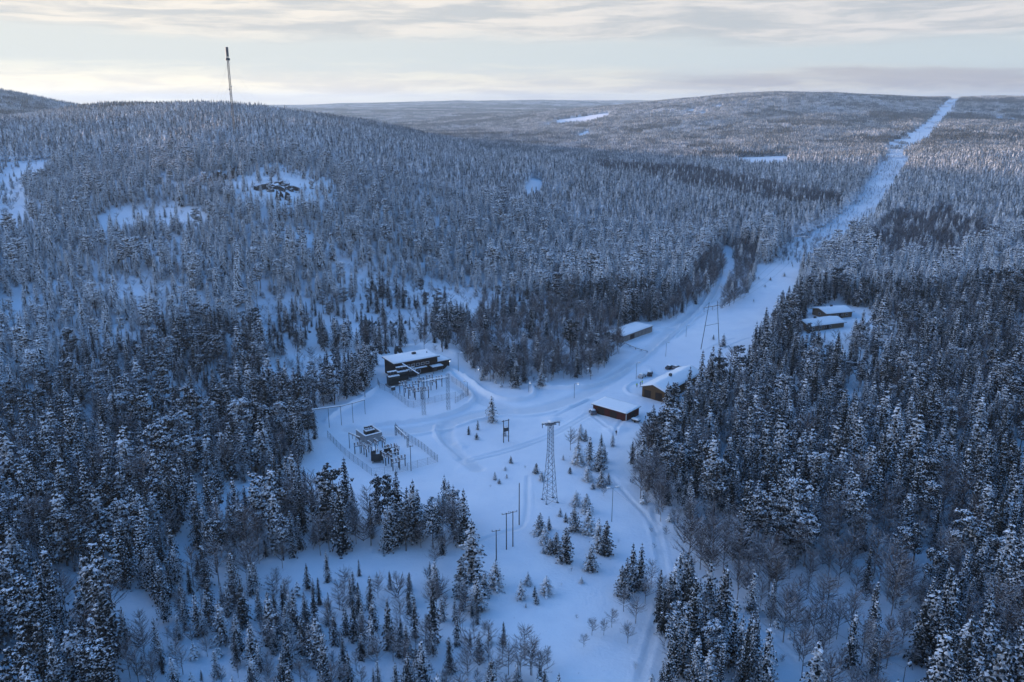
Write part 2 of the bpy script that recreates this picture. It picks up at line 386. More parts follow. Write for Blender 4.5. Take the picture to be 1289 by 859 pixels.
def pine_crown(R, H, rad):
    mb = MB(); N = 44
    for k in range(N):
        u = .42+.56*R.random(); env = math.sin(math.pi*min(1, (u-.36)/.72))**.6
        a = R.uniform(0, 6.28); rr = rad*env*R.uniform(.35, 1.0); z = H*u
        cx, cy = rr*math.cos(a), rr*math.sin(a)
        for q in range(11):
            b = R.uniform(0, 6.28); d = R.uniform(.1, .75)
            p = (cx+d*math.cos(b), cy+d*math.sin(b), z-.25*d+R.uniform(-.2, .2))
            bl = R.uniform(.17, .36); blob(mb, p, (math.cos(b), math.sin(b), -.5), bl, bl*.5+.08, .14, R, 0)
            if R.random() < .6:
                mb.add([(p[0]-.3, p[1], p[2]), (p[0]+.3, p[1]+.1, p[2]), (p[0], p[1], p[2]-.5)], [(0,1,2)], 1)
    return mb
def bare_crown(R, H, rad, nbr, ntw, tw=.045):
    mb = MB()
    for k in range(nbr):
        u = R.uniform(.22, .88); z0 = H*u; a = R.uniform(0, 6.28); L = rad*(1.15-u)*R.uniform(.6, 1.3)+.4
        rise = R.uniform(.5, 1.3)
        p0 = Vector((0, 0, z0)); p1 = Vector((math.cos(a)*L, math.sin(a)*L, z0+L*rise)); p1.z = min(p1.z, H*1.02)
        mb.tube(p0, p1, .05, .02, 3, 0, caps=False)
        for q in range(ntw):
            t = R.uniform(.25, 1); s = p0.lerp(p1, t); b = a+R.uniform(-1.3, 1.3); l = R.uniform(.5, 1.3)
            e = s+Vector((math.cos(b)*l*.7, math.sin(b)*l*.7, l*R.uniform(-.1, .9)))
            w = Vector((-math.sin(b+R.uniform(-1,1)), math.cos(b), R.uniform(-.6,.6)))*tw
            mb.add([s-w*.5, s+w*.5, e+w*.35, e-w*.35], [(0,1,2,3)], 0)
    return mb
def star_tree(mb, R, x, y, z, H, r, tiers=5, pts=8, mi=0):
    """distant spruce: drooping ragged tiers"""
    for k in range(tiers):
        u0 = k/tiers; zt = z+H*min(1, (.20+.80*(u0+1.15/tiers))); zb = z+H*(.12+.84*u0); rr = r*(1-u0)**.9*R.uniform(.85, 1.15)+.12
        a0 = R.uniform(0, 6.28); ring = []
        for i in range(pts):
            a = a0+6.283*i/pts+R.uniform(-.15, .15); q = rr*(1.15 if i % 2 else .6)*R.uniform(.8, 1.2)
            ring.append((x+q*math.cos(a), y+q*math.sin(a), zb-(.25 if i % 2 else -.25)*r*R.uniform(.3, 1)))
        mb.add([(x, y, zt)]+ring, [(0, 1+i, 1+(i+1) % pts) for i in range(pts)], mi)
# ------------------------------------------------------------------ haze: one closed box of thin even air
_zb = float(GZ[(np.abs(GX) < 11900) & (GY < 11400)].min())-1.0; _zt = 172.0
hb = MB().box((0, 4500, (_zb+_zt)/2), (17900, 13800, _zt-_zb)); hm = bpy.data.meshes.new('haze'); hm.from_pydata(hb.v, [], hb.f)
m = bpy.data.materials.new('haze'); m.use_nodes = True; t = m.node_tree; t.nodes.clear()
pv = mknode(t, 'ShaderNodeVolumePrincipled'); mo = mknode(t, 'ShaderNodeOutputMaterial'); lk(t, pv.outputs[0], mo.inputs['Volume'])
pv.inputs['Color'].default_value = (.50, .74, 1.0, 1); pv.inputs['Density'].default_value = 0.000075; pv.inputs['Anisotropy'].default_value = 0.2
hm.materials.append(m); ho = bpy.data.objects.new('haze', hm); C.objects.link(ho); ho['kind'] = 'stuff'; ho['label'] = 'thin cold haze in the air over the forest'; ho['category'] = 'haze'
# ------------------------------------------------------------------ where trees stand: polygons drawn at the feet of the trees
def inpoly(x, y, poly):
    r = np.zeros(x.shape, bool); n_ = len(poly); j = n_-1
    for i in range(n_):
        xi, yi = poly[i]; xj, yj = poly[j]
        c = ((yi > y) != (yj > y)) & (x < (xj-xi)*(y-yi)/((yj-yi) or 1e-9)+xi); r ^= c; j = i
    return r
CLEAR = [(396,520),(430,508),(462,492),(470,470),(480,450),(520,444),(570,445),(585,462),(606,478),(640,492),(668,482),(700,482),(742,477),(772,458),(786,436),(776,428),(782,412),(822,405),
         (850,404),(878,384),(897,366),(910,345),(906,312),(922,312),(926,345),(912,372),(906,392),(936,378),(950,352),(952,333),(1008,338),(1004,372),(978,408),(955,440),(938,470),(905,480),(892,490),(868,508),(846,526),(822,552),
         (800,572),(790,590),(792,620),(818,655),(842,690),(862,725),(905,742),(950,775),(1000,830),(1060,1100),(720,1150),(700,900),(560,800),(560,730),(480,735),(420,722),(350,738),(330,722),(400,704),(470,694),(560,705),
         (590,690),(560,640),(540,655),(500,662),(460,656),(430,642),(400,632),(350,622),(330,612),(370,592),(398,570)]
#  name, polygon, density factor, birch share, pine share, size factor
ZONES = [
 ('left_slope', [(0,215),(430,205),(600,270),(720,330),(700,385),(420,335),(330,400),(0,420)], .80, .06, .18, .85),
 ('sparse_slope', [(330,400),(420,330),(520,360),(640,350),(700,385),(690,400),(600,420),(570,440),(480,450),(465,475),(430,500),(380,505),(330,470)], .60, .05, .15, .72),
 ('mid_left', [(0,420),(100,370),(330,400),(330,470),(390,505),(390,560),(250,620),(0,620)], .86, .12, .2, .85),
 ('snowband_left', [(120,345),(200,350),(260,395),(200,400),(120,372)], .45, 0, .2, .7),
 ('dense_bank', [(300,500),(395,505),(400,565),(340,600),(200,615),(220,560)], 1.1, .15, .3, 1.0),
 ('birch_wood', [(575,430),(600,405),(700,395),(770,400),(792,418),(785,440),(772,460),(742,480),(700,484),(640,494),(600,474),(578,452)], .95, .72, .05, .9),
 ('birch_edge', [(800,405),(840,385),(870,355),(905,310),(912,345),(897,368),(878,386),(850,406)], 1.0, .75, .05, .85),
 ('birch_strip', [(921,312),(955,318),(950,340),(938,375),(905,396),(908,375),(925,345)], 1.1, .9, .0, .7),
 ('birch_dark', [(1085,300),(1112,284),(1130,272),(1165,276),(1185,268),(1220,284),(1262,300),(1240,318),(1212,322),(1190,342),(1150,332),(1118,344),(1100,320)], 1.0, .82, 0, .8),
 ('birch_right', [(770,560),(800,560),(825,600),(865,655),(930,690),(1000,705),(1080,665),(1200,640),(1250,690),(1200,740),(1160,800),(1150,859),(1000,830),(940,765),(860,720),(800,640)], 1.0, .75, .02, .98),
 ('house_front', [(1005,410),(1115,400),(1120,440),(1090,475),(1010,450)], .45, .05, .1, .5),
 ('yards_house', [(1010,392),(1050,380),(1085,388),(1112,405),(1112,440),(1088,450),(1072,440),(1064,425),(1015,422)], 0.0, 0, 0, 1),
 ('yard_back', [(1060,430),(1120,405),(1130,420),(1100,500),(1075,510)], .3, 0, .5, 1),
 ('belt_lower', [(205,690),(250,640),(330,640),(400,660),(480,668),(560,664),(575,700),(520,712),(420,705),(360,715),(300,760),(235,745)], 1.05, .42, .15, .95),
 ('lane_left', [(240,640),(320,600),(350,612),(330,650),(250,660),(240,740),(225,745),(222,680)], .05, 0, 0, .5),
 ('scrub_bottom', [(300,745),(400,722),(560,730),(620,800),(700,830),(730,1150),(180,1150),(150,760)], .80, .42, 0, .58),
 ('dark_left', [(0,560),(220,610),(205,690),(150,760),(160,880),(-60,880),(-60,560)], .95, .15, .12, 1.08),
 ('snow_gap', [(1000,840),(1040,790),(1150,800),(1160,940),(1000,940)], .75, .7, 0, .85),
 ('spruce_corner', [(1160,960),(1165,800),(1200,740),(1250,700),(1360,690),(1360,960)], 1.0, .12, .05, 1.15),
 ('cluster_right', [(818,790),(840,750),(875,742),(905,775),(960,830),(975,880),(820,880)], 1.1, .05, .1, .95),
 ('rock1', [(225,232),(300,215),(305,236),(230,245)], .32, 0, .2, .7),
 ('rock2', [(310,215),(345,205),(420,228),(430,262),(330,262),(300,250)], .28, 0, .2, .7),
 ('ledge', [(115,275),(150,262),(255,262),(260,282),(210,290),(120,290)], .2, 0, 0, .7),
 ('field_left', [(-10,205),(70,200),(60,222),(30,232),(35,265),(20,300),(-10,300)], .16, .2, 0, .6),
 ('patch_mid', [(660,236),(670,224),(684,228),(682,252),(660,256)], 0, 0, 0, 1),
 ('corridor', [(972,330),(992,303),(1040,285),(1075,255),(1100,218),(1108,205),(1114,180),(1138,172),(1168,150),(1190,126),(1212,120),(1210,128),(1192,150),(1168,178),(1146,190),(1142,210),(1128,234),(1106,270),(1086,294),(1052,318),(1022,345),(965,336)], .46, .45, 0, .26),
 ('lake1', [(918,199),(998,196),(1003,205),(985,212),(950,213),(928,208)], 0, 0, 0, 1),
 ('lake2', [(697,152),(768,142),(771,147),(738,155),(700,158)], 0, 0, 0, 1),
 ('lake3', [(716,172),(742,164),(745,169),(724,176)], 0, 0, 0, 1),
 ('brown_belt', [(740,205),(880,218),(960,235),(1060,255),(1055,270),(950,258),(870,245),(760,222)], 1.0, .75, 0, .9),
]
def zone_props(x, y, z):
    px, py, d = project(x, y, z)
    dens = np.ones(x.shape); birch = np.full(x.shape, .08); pine = np.full(x.shape, .14); size = np.ones(x.shape)
    ok = d > 20
    for nm, poly, a, b, c, s in ZONES:
        m = inpoly(px, py, poly) & ok; dens[m] = a; birch[m] = b; pine[m] = c; size[m] = s
    m = inpoly(px, py, CLEAR) & ok
    for nm in ('birch_strip', 'cluster_right', 'scrub_bottom', 'yards_house'):
        zz = [q for q in ZONES if q[0] == nm][0]; m &= ~(inpoly(px, py, zz[1]))
    dens[m] = 0.0
    return dens, birch, pine, size, px, py, d
rg = np.random.default_rng(7)
SAPLINGS = 104
NEAR_END = 1400.0
def grid_pts(sp, ymin, ymax, half):
    ys = np.arange(ymin, ymax, sp); out = []
    for yv in ys:
        hw = half(yv); xs = np.arange(-hw, hw, sp); out.append(np.stack([xs, np.full(xs.shape, yv)], 1))
    p = np.concatenate(out); return p + rg.uniform(-.5, .5, p.shape)*sp*.95
pts = grid_pts(3.5, 60, NEAR_END, lambda y: 0.72*max(y, 0)+70)
tx, ty = pts[:, 0], pts[:, 1]; tz = hz(tx, ty)
dens, birch, pine, size, tpx, tpy, td = zone_props(tx, ty, tz)
clump = vnoise(tx/22, ty/22, 21) + .6*vnoise(tx/9, ty/9, 22)
keep = rg.random(len(tx)) < dens*np.clip(.92+clump*.9, .2, 1.0)
keep &= ~((dens < .7) & (dens > 0) & (rg.random(len(tx)) > np.clip(.9+clump*1.8, .1, 1)))
# nothing grows where buildings stand
def keepout(px, py, r):
    global keep
    c = G(px, py); keep &= np.hypot(tx-c[0], ty-c[1]) > r
for a in ((525,465,17),(770,520,10),(835,490,12),(845,480,12),(855,470,12),(800,424,9),(812,420,9),(790,428,9),(1042,413,10),(1056,399,10),(296,176,7),(1135,855,3)): keepout(*a)
sel = np.where(keep)[0]
tx, ty, tz, birch, pine, size, tpx, tpy, td = [q[sel] for q in (tx, ty, tz, birch, pine, size, tpx, tpy, td)]
u = rg.random(len(tx)); kind = np.where(u < birch, 2, np.where(u < birch+pine, 1, 0))
# growth is uneven: the upland trees are shorter and carry more frost
Ht = np.clip(rg.normal(1.0, .28, len(tx)), .4, 1.6)*size*np.where(tz > 25, .85, 1.0)*(1+.35*vnoise(tx/50, ty/50, 31))
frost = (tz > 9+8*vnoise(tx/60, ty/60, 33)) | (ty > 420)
frost &= ~((kind == 2) & (birch > .5))
print('near trees', len(tx))

# meshes of each kind: (crown, trunk) pairs at unit height 12 m
R = random.Random(5)
SPR = []
for k in range(7):
    H = 12.0; rad = [2.5, 2.0, 2.8, 2.2, 3.0, 1.8, 2.5][k]
    cm = spruce_crown(R, H, rad, [17,18,16,17,16,19,17][k], 9, 4, taper=[.8,.7,.95,.8,.9,.65,.85][k], low=[.08,.06,.16,.12,.10,.05,.2][k], droop=[.45,.6,.35,.5,.4,.7,.45][k])
    SPR.append((cm.mesh('spruce_crown', ['needles', 'needles_dark']), trunk(MB(), H, .17).mesh('spruce_trunk', ['bark'])))
SPRF = []
for k, (c, t_) in enumerate(SPR):
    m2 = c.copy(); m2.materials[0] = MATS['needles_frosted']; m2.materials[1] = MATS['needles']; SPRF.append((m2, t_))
YSP = []
for k in range(4):
    cm = spruce_crown(R, 12.0, [2.6, 3.1, 2.3, 2.8][k], 16, 9, 3, taper=[.8,.9,.7,.85][k], low=.03, droop=.35)
    m2 = cm.mesh('spruce_crown', ['needles_dark', 'needles_dark']); YSP.append((m2, SPR[0][1]))
PIN = []
for k in range(3):
    cm = pine_crown(R, 12.0, [2.2, 2.6, 1.9][k]); t_ = trunk(MB(), 12.0, .2)
    for q in range(10):
        a = R.uniform(0, 6.28); z = R.uniform(5, 10.5); t_.tube((0,0,z), (1.5*math.cos(a), 1.5*math.sin(a), z+.5), .05, .02, 3)
    PIN.append((cm.mesh('pine_crown', ['needles', 'needles_dark']), t_.mesh('pine_trunk', ['bark'])))
PINF = []
for c, t_ in PIN:
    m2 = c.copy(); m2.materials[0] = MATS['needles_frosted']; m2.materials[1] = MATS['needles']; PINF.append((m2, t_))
BIR = []
for k in range(4):
    H = 10.0; cm = bare_crown(R, H, [2.8, 2.4, 3.2, 2.1][k], 38, 15, .05)
    BIR.append((cm.mesh('birch_crown', ['twigs']), MB().tube((0,0,-.5), (.2,0,H*.98), .11, .02, 5, caps=False).mesh('birch_trunk', ['birch_bark'])))
BIRF = []
for c, t_ in BIR:
    m2 = c.copy(); m2.materials[0] = MATS['twigs_frosted']; BIRF.append((m2, t_))

# the forest stuff: one object each, instancing hidden source meshes on points
def join(meshes, name):
    mb = MB(); mats = []; 
    for m in meshes:
        mi = []
        for q in m.materials:
            if q.name not in mats: mats.append(q.name)
            mi.append(mats.index(q.name))
        o = len(mb.v); mb.v += [tuple(v.co) for v in m.vertices]
        for p in m.polygons: mb.f.append(tuple(i+o for i in p.vertices)); mb.m.append(mi[p.material_index])
    return mb.mesh(name, mats)
def source_collection(name, meshes):
    col = bpy.data.collections.new(name)
    for i, m in enumerate(meshes):
        o = bpy.data.objects.new('%s_%02d' % (name, i), m); col.objects.link(o)
    return col
def scatter(name, col, xyz, rot, scl, idx, label, cat):
    me = bpy.data.meshes.new(name); me.vertices.add(len(xyz)); me.vertices.foreach_set('co', np.asarray(xyz, np.float32).ravel())
    at = me.attributes.new('rotz', 'FLOAT', 'POINT'); at.data.foreach_set('value', np.asarray(rot, np.float32))
    at = me.attributes.new('scl', 'FLOAT_VECTOR', 'POINT'); at.data.foreach_set('vector', np.asarray(scl, np.float32).ravel())
    at = me.attributes.new('idx', 'INT', 'POINT'); at.data.foreach_set('value', np.asarray(idx, np.int32))
    me.update()
    o = bpy.data.objects.new(name, me); C.objects.link(o)
    g = bpy.data.node_groups.new(name, 'GeometryNodeTree')
    g.interface.new_socket('Geometry', in_out='INPUT', socket_type='NodeSocketGeometry'); g.interface.new_socket('Geometry', in_out='OUTPUT', socket_type='NodeSocketGeometry')
    gi = mknode(g, 'NodeGroupInput'); go = mknode(g, 'NodeGroupOutput')
    ci = mknode(g, 'GeometryNodeCollectionInfo'); ci.inputs['Collection'].default_value = col
    ci.inputs['Separate Children'].default_value = True; ci.inputs['Reset Children'].default_value = True
    ip = mknode(g, 'GeometryNodeInstanceOnPoints'); ip.inputs['Pick Instance'].default_value = True
    def na(nm, dt):
        q = mknode(g, 'GeometryNodeInputNamedAttribute', data_type=dt); q.inputs['Name'].default_value = nm; return q.outputs['Attribute']
    cx = mknode(g, 'ShaderNodeCombineXYZ'); lk(g, na('rotz', 'FLOAT'), cx.inputs[2])
    er = mknode(g, 'FunctionNodeEulerToRotation'); lk(g, cx.outputs[0], er.inputs[0])
    lk(g, gi.outputs[0], ip.inputs['Points']); lk(g, ci.outputs[0], ip.inputs['Instance']); lk(g, na('idx', 'INT'), ip.inputs['Instance Index'])
    lk(g, er.outputs[0], ip.inputs['Rotation']); lk(g, na('scl', 'FLOAT_VECTOR'), ip.inputs['Scale']); lk(g, ip.outputs[0], go.inputs[0])
    md = o.modifiers.new('scatter', 'NODES'); md.node_group = g
    return tag(o, label, cat, None, 'stuff')
rotz = rg.uniform(0, 6.283, len(tx)); wid = rg.uniform(.85, 1.15, len(tx))
infr = (tpx > -25) & (tpx < W0+25) & (tpy > -20) & (tpy < H0+70) & (td > 0)
pxh = 12*Ht*FPX/np.maximum(td, 1)
# part of the tree that falls inside the picture
top_in = np.clip((H0 - (tpy-pxh))/pxh, 0, 1)
score = np.where(infr, pxh*top_in, 0)
indiv = np.zeros(len(tx), bool)
for kk, nmax in ((0, 292-SAPLINGS), (1, 60), (2, 120)):
    c = np.where((kind == kk) & (score > 0))[0]; c = c[np.argsort(-score[c])][:nmax]; indiv[c] = True
var = rg.integers(0, 100, len(tx))
rest = np.where(~indiv)[0]
for nm, kk, A_, B_, lab, cat in (('spruce_forest', 0, SPR, SPRF, 'snow laden spruce forest covering the slopes around the clearing', 'forest'),
                                  ('pine_woodland', 1, PIN, PINF, 'rounded snowy pine crowns scattered among the spruces', 'woodland'),
                                  ('birch_thicket', 2, BIR, BIRF, 'bare brown birch thickets and frosted scrub between the spruces', 'thicket')):
    m = rest[kind[rest] == kk]
    lists = [join(p, nm+'_source') for p in A_] + [join(p, nm+'_source') for p in B_]
    far_i = []
    if kk < 2:
        for q in range(6):
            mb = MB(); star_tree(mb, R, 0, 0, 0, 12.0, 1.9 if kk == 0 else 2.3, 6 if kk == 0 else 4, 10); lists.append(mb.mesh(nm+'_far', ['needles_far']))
    col = source_collection(nm+'_source', lists)
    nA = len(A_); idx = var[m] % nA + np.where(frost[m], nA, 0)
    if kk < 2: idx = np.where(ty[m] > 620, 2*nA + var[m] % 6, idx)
    s = Ht[m]
    scatter(nm, col, np.stack([tx[m], ty[m], tz[m]-.1], 1), rotz[m], np.stack([s*wid[m], s*wid[m], s], 1), idx, lab, cat)

SCR = []
for q in range(4):
    SCR.append(bare_crown(R, 3.2, 1.3, 14, 7, .05).mesh('scrub', ['twigs_frosted']))
SCR.append(bare_crown(R, 4.0, 1.5, 20, 9, .05).mesh('scrub', ['twigs']))
SCR.append(spruce_crown(R, 2.2, .8, 7, 6, 1, droop=.3).mesh('scrub', ['needles_frosted','needles']))
sp_ = grid_pts(4.4, 60, 620, lambda y: 0.72*max(y, 0)+40); sx_, sy_ = sp_[:, 0], sp_[:, 1]; sz_ = hz(sx_, sy_)
dn, bi, pi_, szz, qx, qy, qd = zone_props(sx_, sy_, sz_)
cl = vnoise(sx_/12, sy_/12, 51)+vnoise(sx_/35, sy_/35, 52)
kp = (rg.random(len(sx_)) < np.clip(dn*1.5+.1*(dn > .1), 0, .95)*np.clip(.55+cl*1.3, 0, 1)) & (dn > .04)
open_ = (dn == 0) & inpoly(qx, qy, CLEAR) & ((qy > 585) | ((qx < 450) & (qy > 560)))
kp |= open_ & (rg.random(len(sx_)) < np.clip(cl*.5-.04+np.clip((qy-700)/900, 0, .1), 0, .3))
n_ = kp.sum(); sc_ = rg.uniform(.5, 1.6, n_)*np.where(open_[kp], .38, 1)
print('scrub', n_)
scatter('undergrowth', source_collection('scrub_source', SCR), np.stack([sx_, sy_, sz_-.1], 1)[kp], rg.uniform(0, 6.28, n_), np.stack([sc_, sc_, sc_], 1),
        np.where(rg.random(n_) < .22, 5, np.where(rg.random(n_) < bi[kp], 4, rg.integers(0, 4, n_))), 'frosted leafless scrub under and between the trees', 'undergrowth')

# ------- distant forest in tiles
def forest_tile(size_, n_, tiers, pts_, Hs, R, rr=1.9):
    mb = MB(); g_ = int(math.sqrt(n_)); sp = size_/g_
    for i in range(g_):
        for j in range(g_):
            if R.random() < .05: continue
            x = (i+.5+R.uniform(-.45, .45))*sp-size_/2; y = (j+.5+R.uniform(-.45, .45))*sp-size_/2
            h = Hs*R.uniform(.6, 1.25); star_tree(mb, R, x, y, -1.0, h+1, rr*R.uniform(.8, 1.2), tiers, pts_)
    return mb
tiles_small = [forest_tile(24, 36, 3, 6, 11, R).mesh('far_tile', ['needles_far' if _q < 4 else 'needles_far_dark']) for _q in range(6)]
tw_tile = []
for q in range(2):
    mb = MB()
    for i in range(30):
        x, y = R.uniform(-12, 12), R.uniform(-12, 12); h = R.uniform(5, 9)
        b = bare_crown(R, h, 1.8, 8, 4, .16); o = len(mb.v); mb.v += [(v[0]+x, v[1]+y, v[2]) for v in b.v]; mb.f += [tuple(k+o for k in f) for f in b.f]; mb.m += b.m
    tw_tile.append(mb.mesh('far_birch_tile', ['twigs']))
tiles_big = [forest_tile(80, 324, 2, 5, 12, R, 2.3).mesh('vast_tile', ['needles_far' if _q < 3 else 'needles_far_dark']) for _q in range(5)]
def tile_pts(sp, ymin, ymax, half):
    ys = np.arange(ymin, ymax, sp); o_ = []
    for yv in ys:
        hw = half(yv); xs = np.arange(-hw, hw, sp); o_.append(np.stack([xs, np.full(xs.shape, yv)], 1))
    return np.concatenate(o_)
p = tile_pts(23, NEAR_END+10, 4200, lambda y: .70*y+100); px_, py_ = p[:, 0], p[:, 1]; pz_ = hz(px_, py_)
dn, bi, pi_, sz, qx, qy, qd = zone_props(px_, py_, pz_)
cl = vnoise(px_/160, py_/160, 41)
kp = (rg.random(len(px_)) < dn) & ~((dn < .5) & (rg.random(len(px_)) > .3)) & ~((cl < -.33) & (py_ > 1500) & (rg.random(len(px_)) < .6))
stand = vnoise(px_/210, py_/130, 47)+.4*vnoise(px_/60, py_/60, 48)+rg.normal(0, .08, len(px_))
idx = np.where(bi > .5, 6+rg.integers(0, 2, len(px_)), np.where(stand > .12, 4+rg.integers(0, 2, len(px_)), rg.integers(0, 4, len(px_))))
sc_ = np.clip(1+.5*vnoise(px_/120, py_/120, 43), .6, 1.3)*np.where(dn < .5, .4, 1)
ROT90 = rg.integers(0, 4, len(px_))*math.pi/2
scatter('distant_forest', source_collection('distant_source', tiles_small+tw_tile), np.stack([px_, py_, pz_], 1)[kp], ROT90[kp],
        np.stack([np.ones(len(px_))]*2+[sc_], 1)[kp], idx[kp], 'frosted forest on the distant hills and valley floor', 'forest')
p = tile_pts(78, 4250, 10500, lambda y: .70*y+100); px_, py_ = p[:, 0], p[:, 1]; pz_ = hz(px_, py_)
dn, bi, pi_, sz, qx, qy, qd = zone_props(px_, py_, pz_)
cl = vnoise(px_/500, py_/500, 45)
kp = (dn > .5) & (cl > -.40)
sc_ = np.clip(1+.5*vnoise(px_/400, py_/400, 43), .6, 1.4)
scatter('horizon_forest', source_collection('horizon_source', tiles_big), np.stack([px_, py_, pz_], 1)[kp], (rg.integers(0, 4, len(px_))*math.pi/2)[kp],
        np.stack([np.ones(len(px_))]*2+[sc_], 1)[kp], np.where(vnoise(px_/600, py_/300, 49) > .1, 3, 0)[kp]+rg.integers(0, 2, kp.sum()), 'hazy forest along the farthest ridge line', 'forest')
print('tiles', kp.sum())
# ------------------------------------------------------------------ materials of built things
def wallmat(name, col, board=6.0, dirt=.5, vertical=True, rough=.8):
    m, t, p = principled(name, col, rough, .2)
    tc = mknode(t, 'ShaderNodeTexCoord'); v = tc.outputs['Object']
    sp = mknode(t, 'ShaderNodeSeparateXYZ'); lk(t, v, sp.inputs[0])
    lin = fmath(t, 'ADD', sp.outputs[0], sp.outputs[1]) if vertical else sp.outputs[2]
    saw = fmath(t, 'FRACT', fmath(t, 'MULTIPLY', lin, board)); gap = smooth(t, saw, .0, .12, .35, 1.0)
    dn = noise(t, v, 1.1, 5, .65)
    c = mixc(t, smooth(t, dn, .35, .75, 0, dirt), col, tuple(q*.5 for q in col))
    g = mknode(t, 'ShaderNodeCombineXYZ'); [lk(t, gap, g.inputs[i]) for i in range(3)]
    lk(t, mixc(t, 1.0, c, g.outputs[0], 'MULTIPLY'), p.inputs['Base Color'])
wallmat('red_boards', (0.075, 0.016, 0.013)); wallmat('brown_boards', (0.13, 0.075, 0.034), 4.0); wallmat('dark_boards', (0.032, 0.022, 0.018), 5.0)
wallmat('grey_wall', (0.24, 0.22, 0.20), .35, .6); wallmat('concrete', (0.28, 0.29, 0.30), .4, .6, False); wallmat('house_wall', (0.16, 0.12, 0.08), 5.0)
def plain(name, col, rough=.6, spec=.3, metal=0.0, amt=.35):
    m, t, p = principled(name, col, rough, spec, metal)
    tc = mknode(t, 'ShaderNodeTexCoord'); dn = noise(t, tc.outputs['Object'], 3.0, 4, .6)
    lk(t, mixc(t, smooth(t, dn, .3, .75, 0, amt), col, tuple(q*.55 for q in col)), p.inputs['Base Color'])
plain('steel', (0.075, 0.08, 0.085), .5, .5, .4); plain('dark_steel', (0.06, 0.065, 0.07), .5, .4, .2); plain('pole_wood', (0.05, 0.042, 0.036), .9)
plain('white_trim', (0.62, 0.62, 0.62)); plain('glass', (0.03, 0.035, 0.045), .08, .8); plain('insulator', (0.10, 0.05, 0.035), .3, .6); plain('tank_paint', (0.045, 0.05, 0.05), .6)
plain('snow_cap', (.88,.89,.90), .6, .4, 0, .1); plain('black_paint', (0.02, 0.022, 0.026), .35, .6); plain('grey_paint', (0.09, 0.10, 0.12), .35, .6); plain('tyre', (0.02, 0.02, 0.02), .9)
plain('vest', (0.50, 0.72, 0.06), .8); plain('dark_cloth', (0.03, 0.035, 0.05), .9); plain('skin', (0.55, 0.36, 0.27), .6); plain('fence_wire', (0.13, 0.135, 0.14), .7)
plain('rust_red', (0.16, 0.14, 0.14), .8); plain('roof_edge', (0.05, 0.05, 0.055), .7)
plain('cable', (0.25, 0.26, 0.28), .6); plain('light_paint', (.45, .46, .47), .5)
snowy('rock', (0.055, 0.052, 0.05), .62, .85, .8)
m, t, p = principled('lamp_glow', (0.9, 0.9, 0.9), .4, .3); p.inputs['Emission Color'].default_value = (1, .97, .92, 1); p.inputs['Emission Strength'].default_value = 0.4
m, t, p = principled('tail_red', (0.3, 0.02, 0.02), .3, .5)

def v3(p): return Vector((float(p[0]), float(p[1]), float(p[2])))
def part(mb, name, mat, parent, label=None, sm=False):
    o = ob(name, mb.mesh(name, mat, sm), parent)
    if label: o['label'] = label
    return o
def snowbar(mb, a, b, w, h, mi=0):
    """rounded ridge of snow lying along a bar"""
    a = Vector(a); b = Vector(b); d = (b-a); d.z = 0
    if d.length < 1e-4: d = Vector((1, 0, 0))
    s = Vector((-d.y, d.x, 0)).normalized()*w/2; k = []
    for c in (a, b): k += [c-s, c-s*.8+Vector((0,0,h*.7)), c+Vector((0,0,h)), c+s*.8+Vector((0,0,h*.7)), c+s]
    mb.add(k, [(0,1,6,5),(1,2,7,6),(2,3,8,7),(3,4,9,8),(4,0,5,9),(4,3,2,1,0),(5,6,7,8,9)], mi)
def dup(root, loc, rz=None, label=None):
    r_ = root.copy(); C.objects.link(r_); r_.location = loc
    if rz is not None: r_.rotation_euler = (0, 0, rz)
    if label: r_['label'] = label
    for ch in list(root.children):
        c = ch.copy(); C.objects.link(c); c.parent = r_
        for g_ in ch.children:
            q = g_.copy(); C.objects.link(q); q.parent = c
    return r_

# ------------------------------------------------------------------ buildings
def frame3(A, B, Cc=None, depth=None):
    """local frame: origin A, x towards B, y away to the back"""
    a, b = G(*A), G(*B); L = math.hypot(b[0]-a[0], b[1]-a[1]); rz = math.atan2(b[1]-a[1], b[0]-a[0])
    if Cc is not None:
        c = G(*Cc); ux, uy = math.cos(rz), math.sin(rz); depth = abs(-(c[0]-a[0])*uy+(c[1]-a[1])*ux)
    return a, L, rz, depth
def slab_snow(mb, x0, x1, y0, y1, zf, th=.35, n=14, m_=8, seed=1):
    """snow sheet on a roof: zf(x,y) is the roof surface; edges round off"""
    R_ = random.Random(seed); vs = []; top = []
    for j in range(m_+1):
        for i in range(n+1):
            fx, fy = i/n, j/m_; x = x0+(x1-x0)*fx; y = y0+(y1-y0)*fy
            e = min(1, min(fx, 1-fx, )*n*.8, ) * min(1, min(fy, 1-fy)*m_*.9)
            vs.append((x, y, zf(x, y)+th*(.55+.45*e)+R_.uniform(-.05, .05)))
    fs = [(j*(n+1)+i, j*(n+1)+i+1, (j+1)*(n+1)+i+1, (j+1)*(n+1)+i) for j in range(m_) for i in range(n)]
    o = len(vs); rim = [(i, 0) for i in range(n+1)]+[(n, j) for j in range(1, m_+1)]+[(i, m_) for i in range(n-1, -1, -1)]+[(0, j) for j in range(m_-1, 0, -1)]
    idx = [j*(n+1)+i for i, j in rim]
    for k in idx: x, y, z = vs[k]; vs.append((x, y, zf(x, y)+.004))
    q = len(idx)
    for k in range(q): fs.append((idx[(k+1) % q], idx[k], o+k, o+(k+1) % q))
    fs.append(tuple(o+k for k in range(q)))
    mb.add(vs, fs)
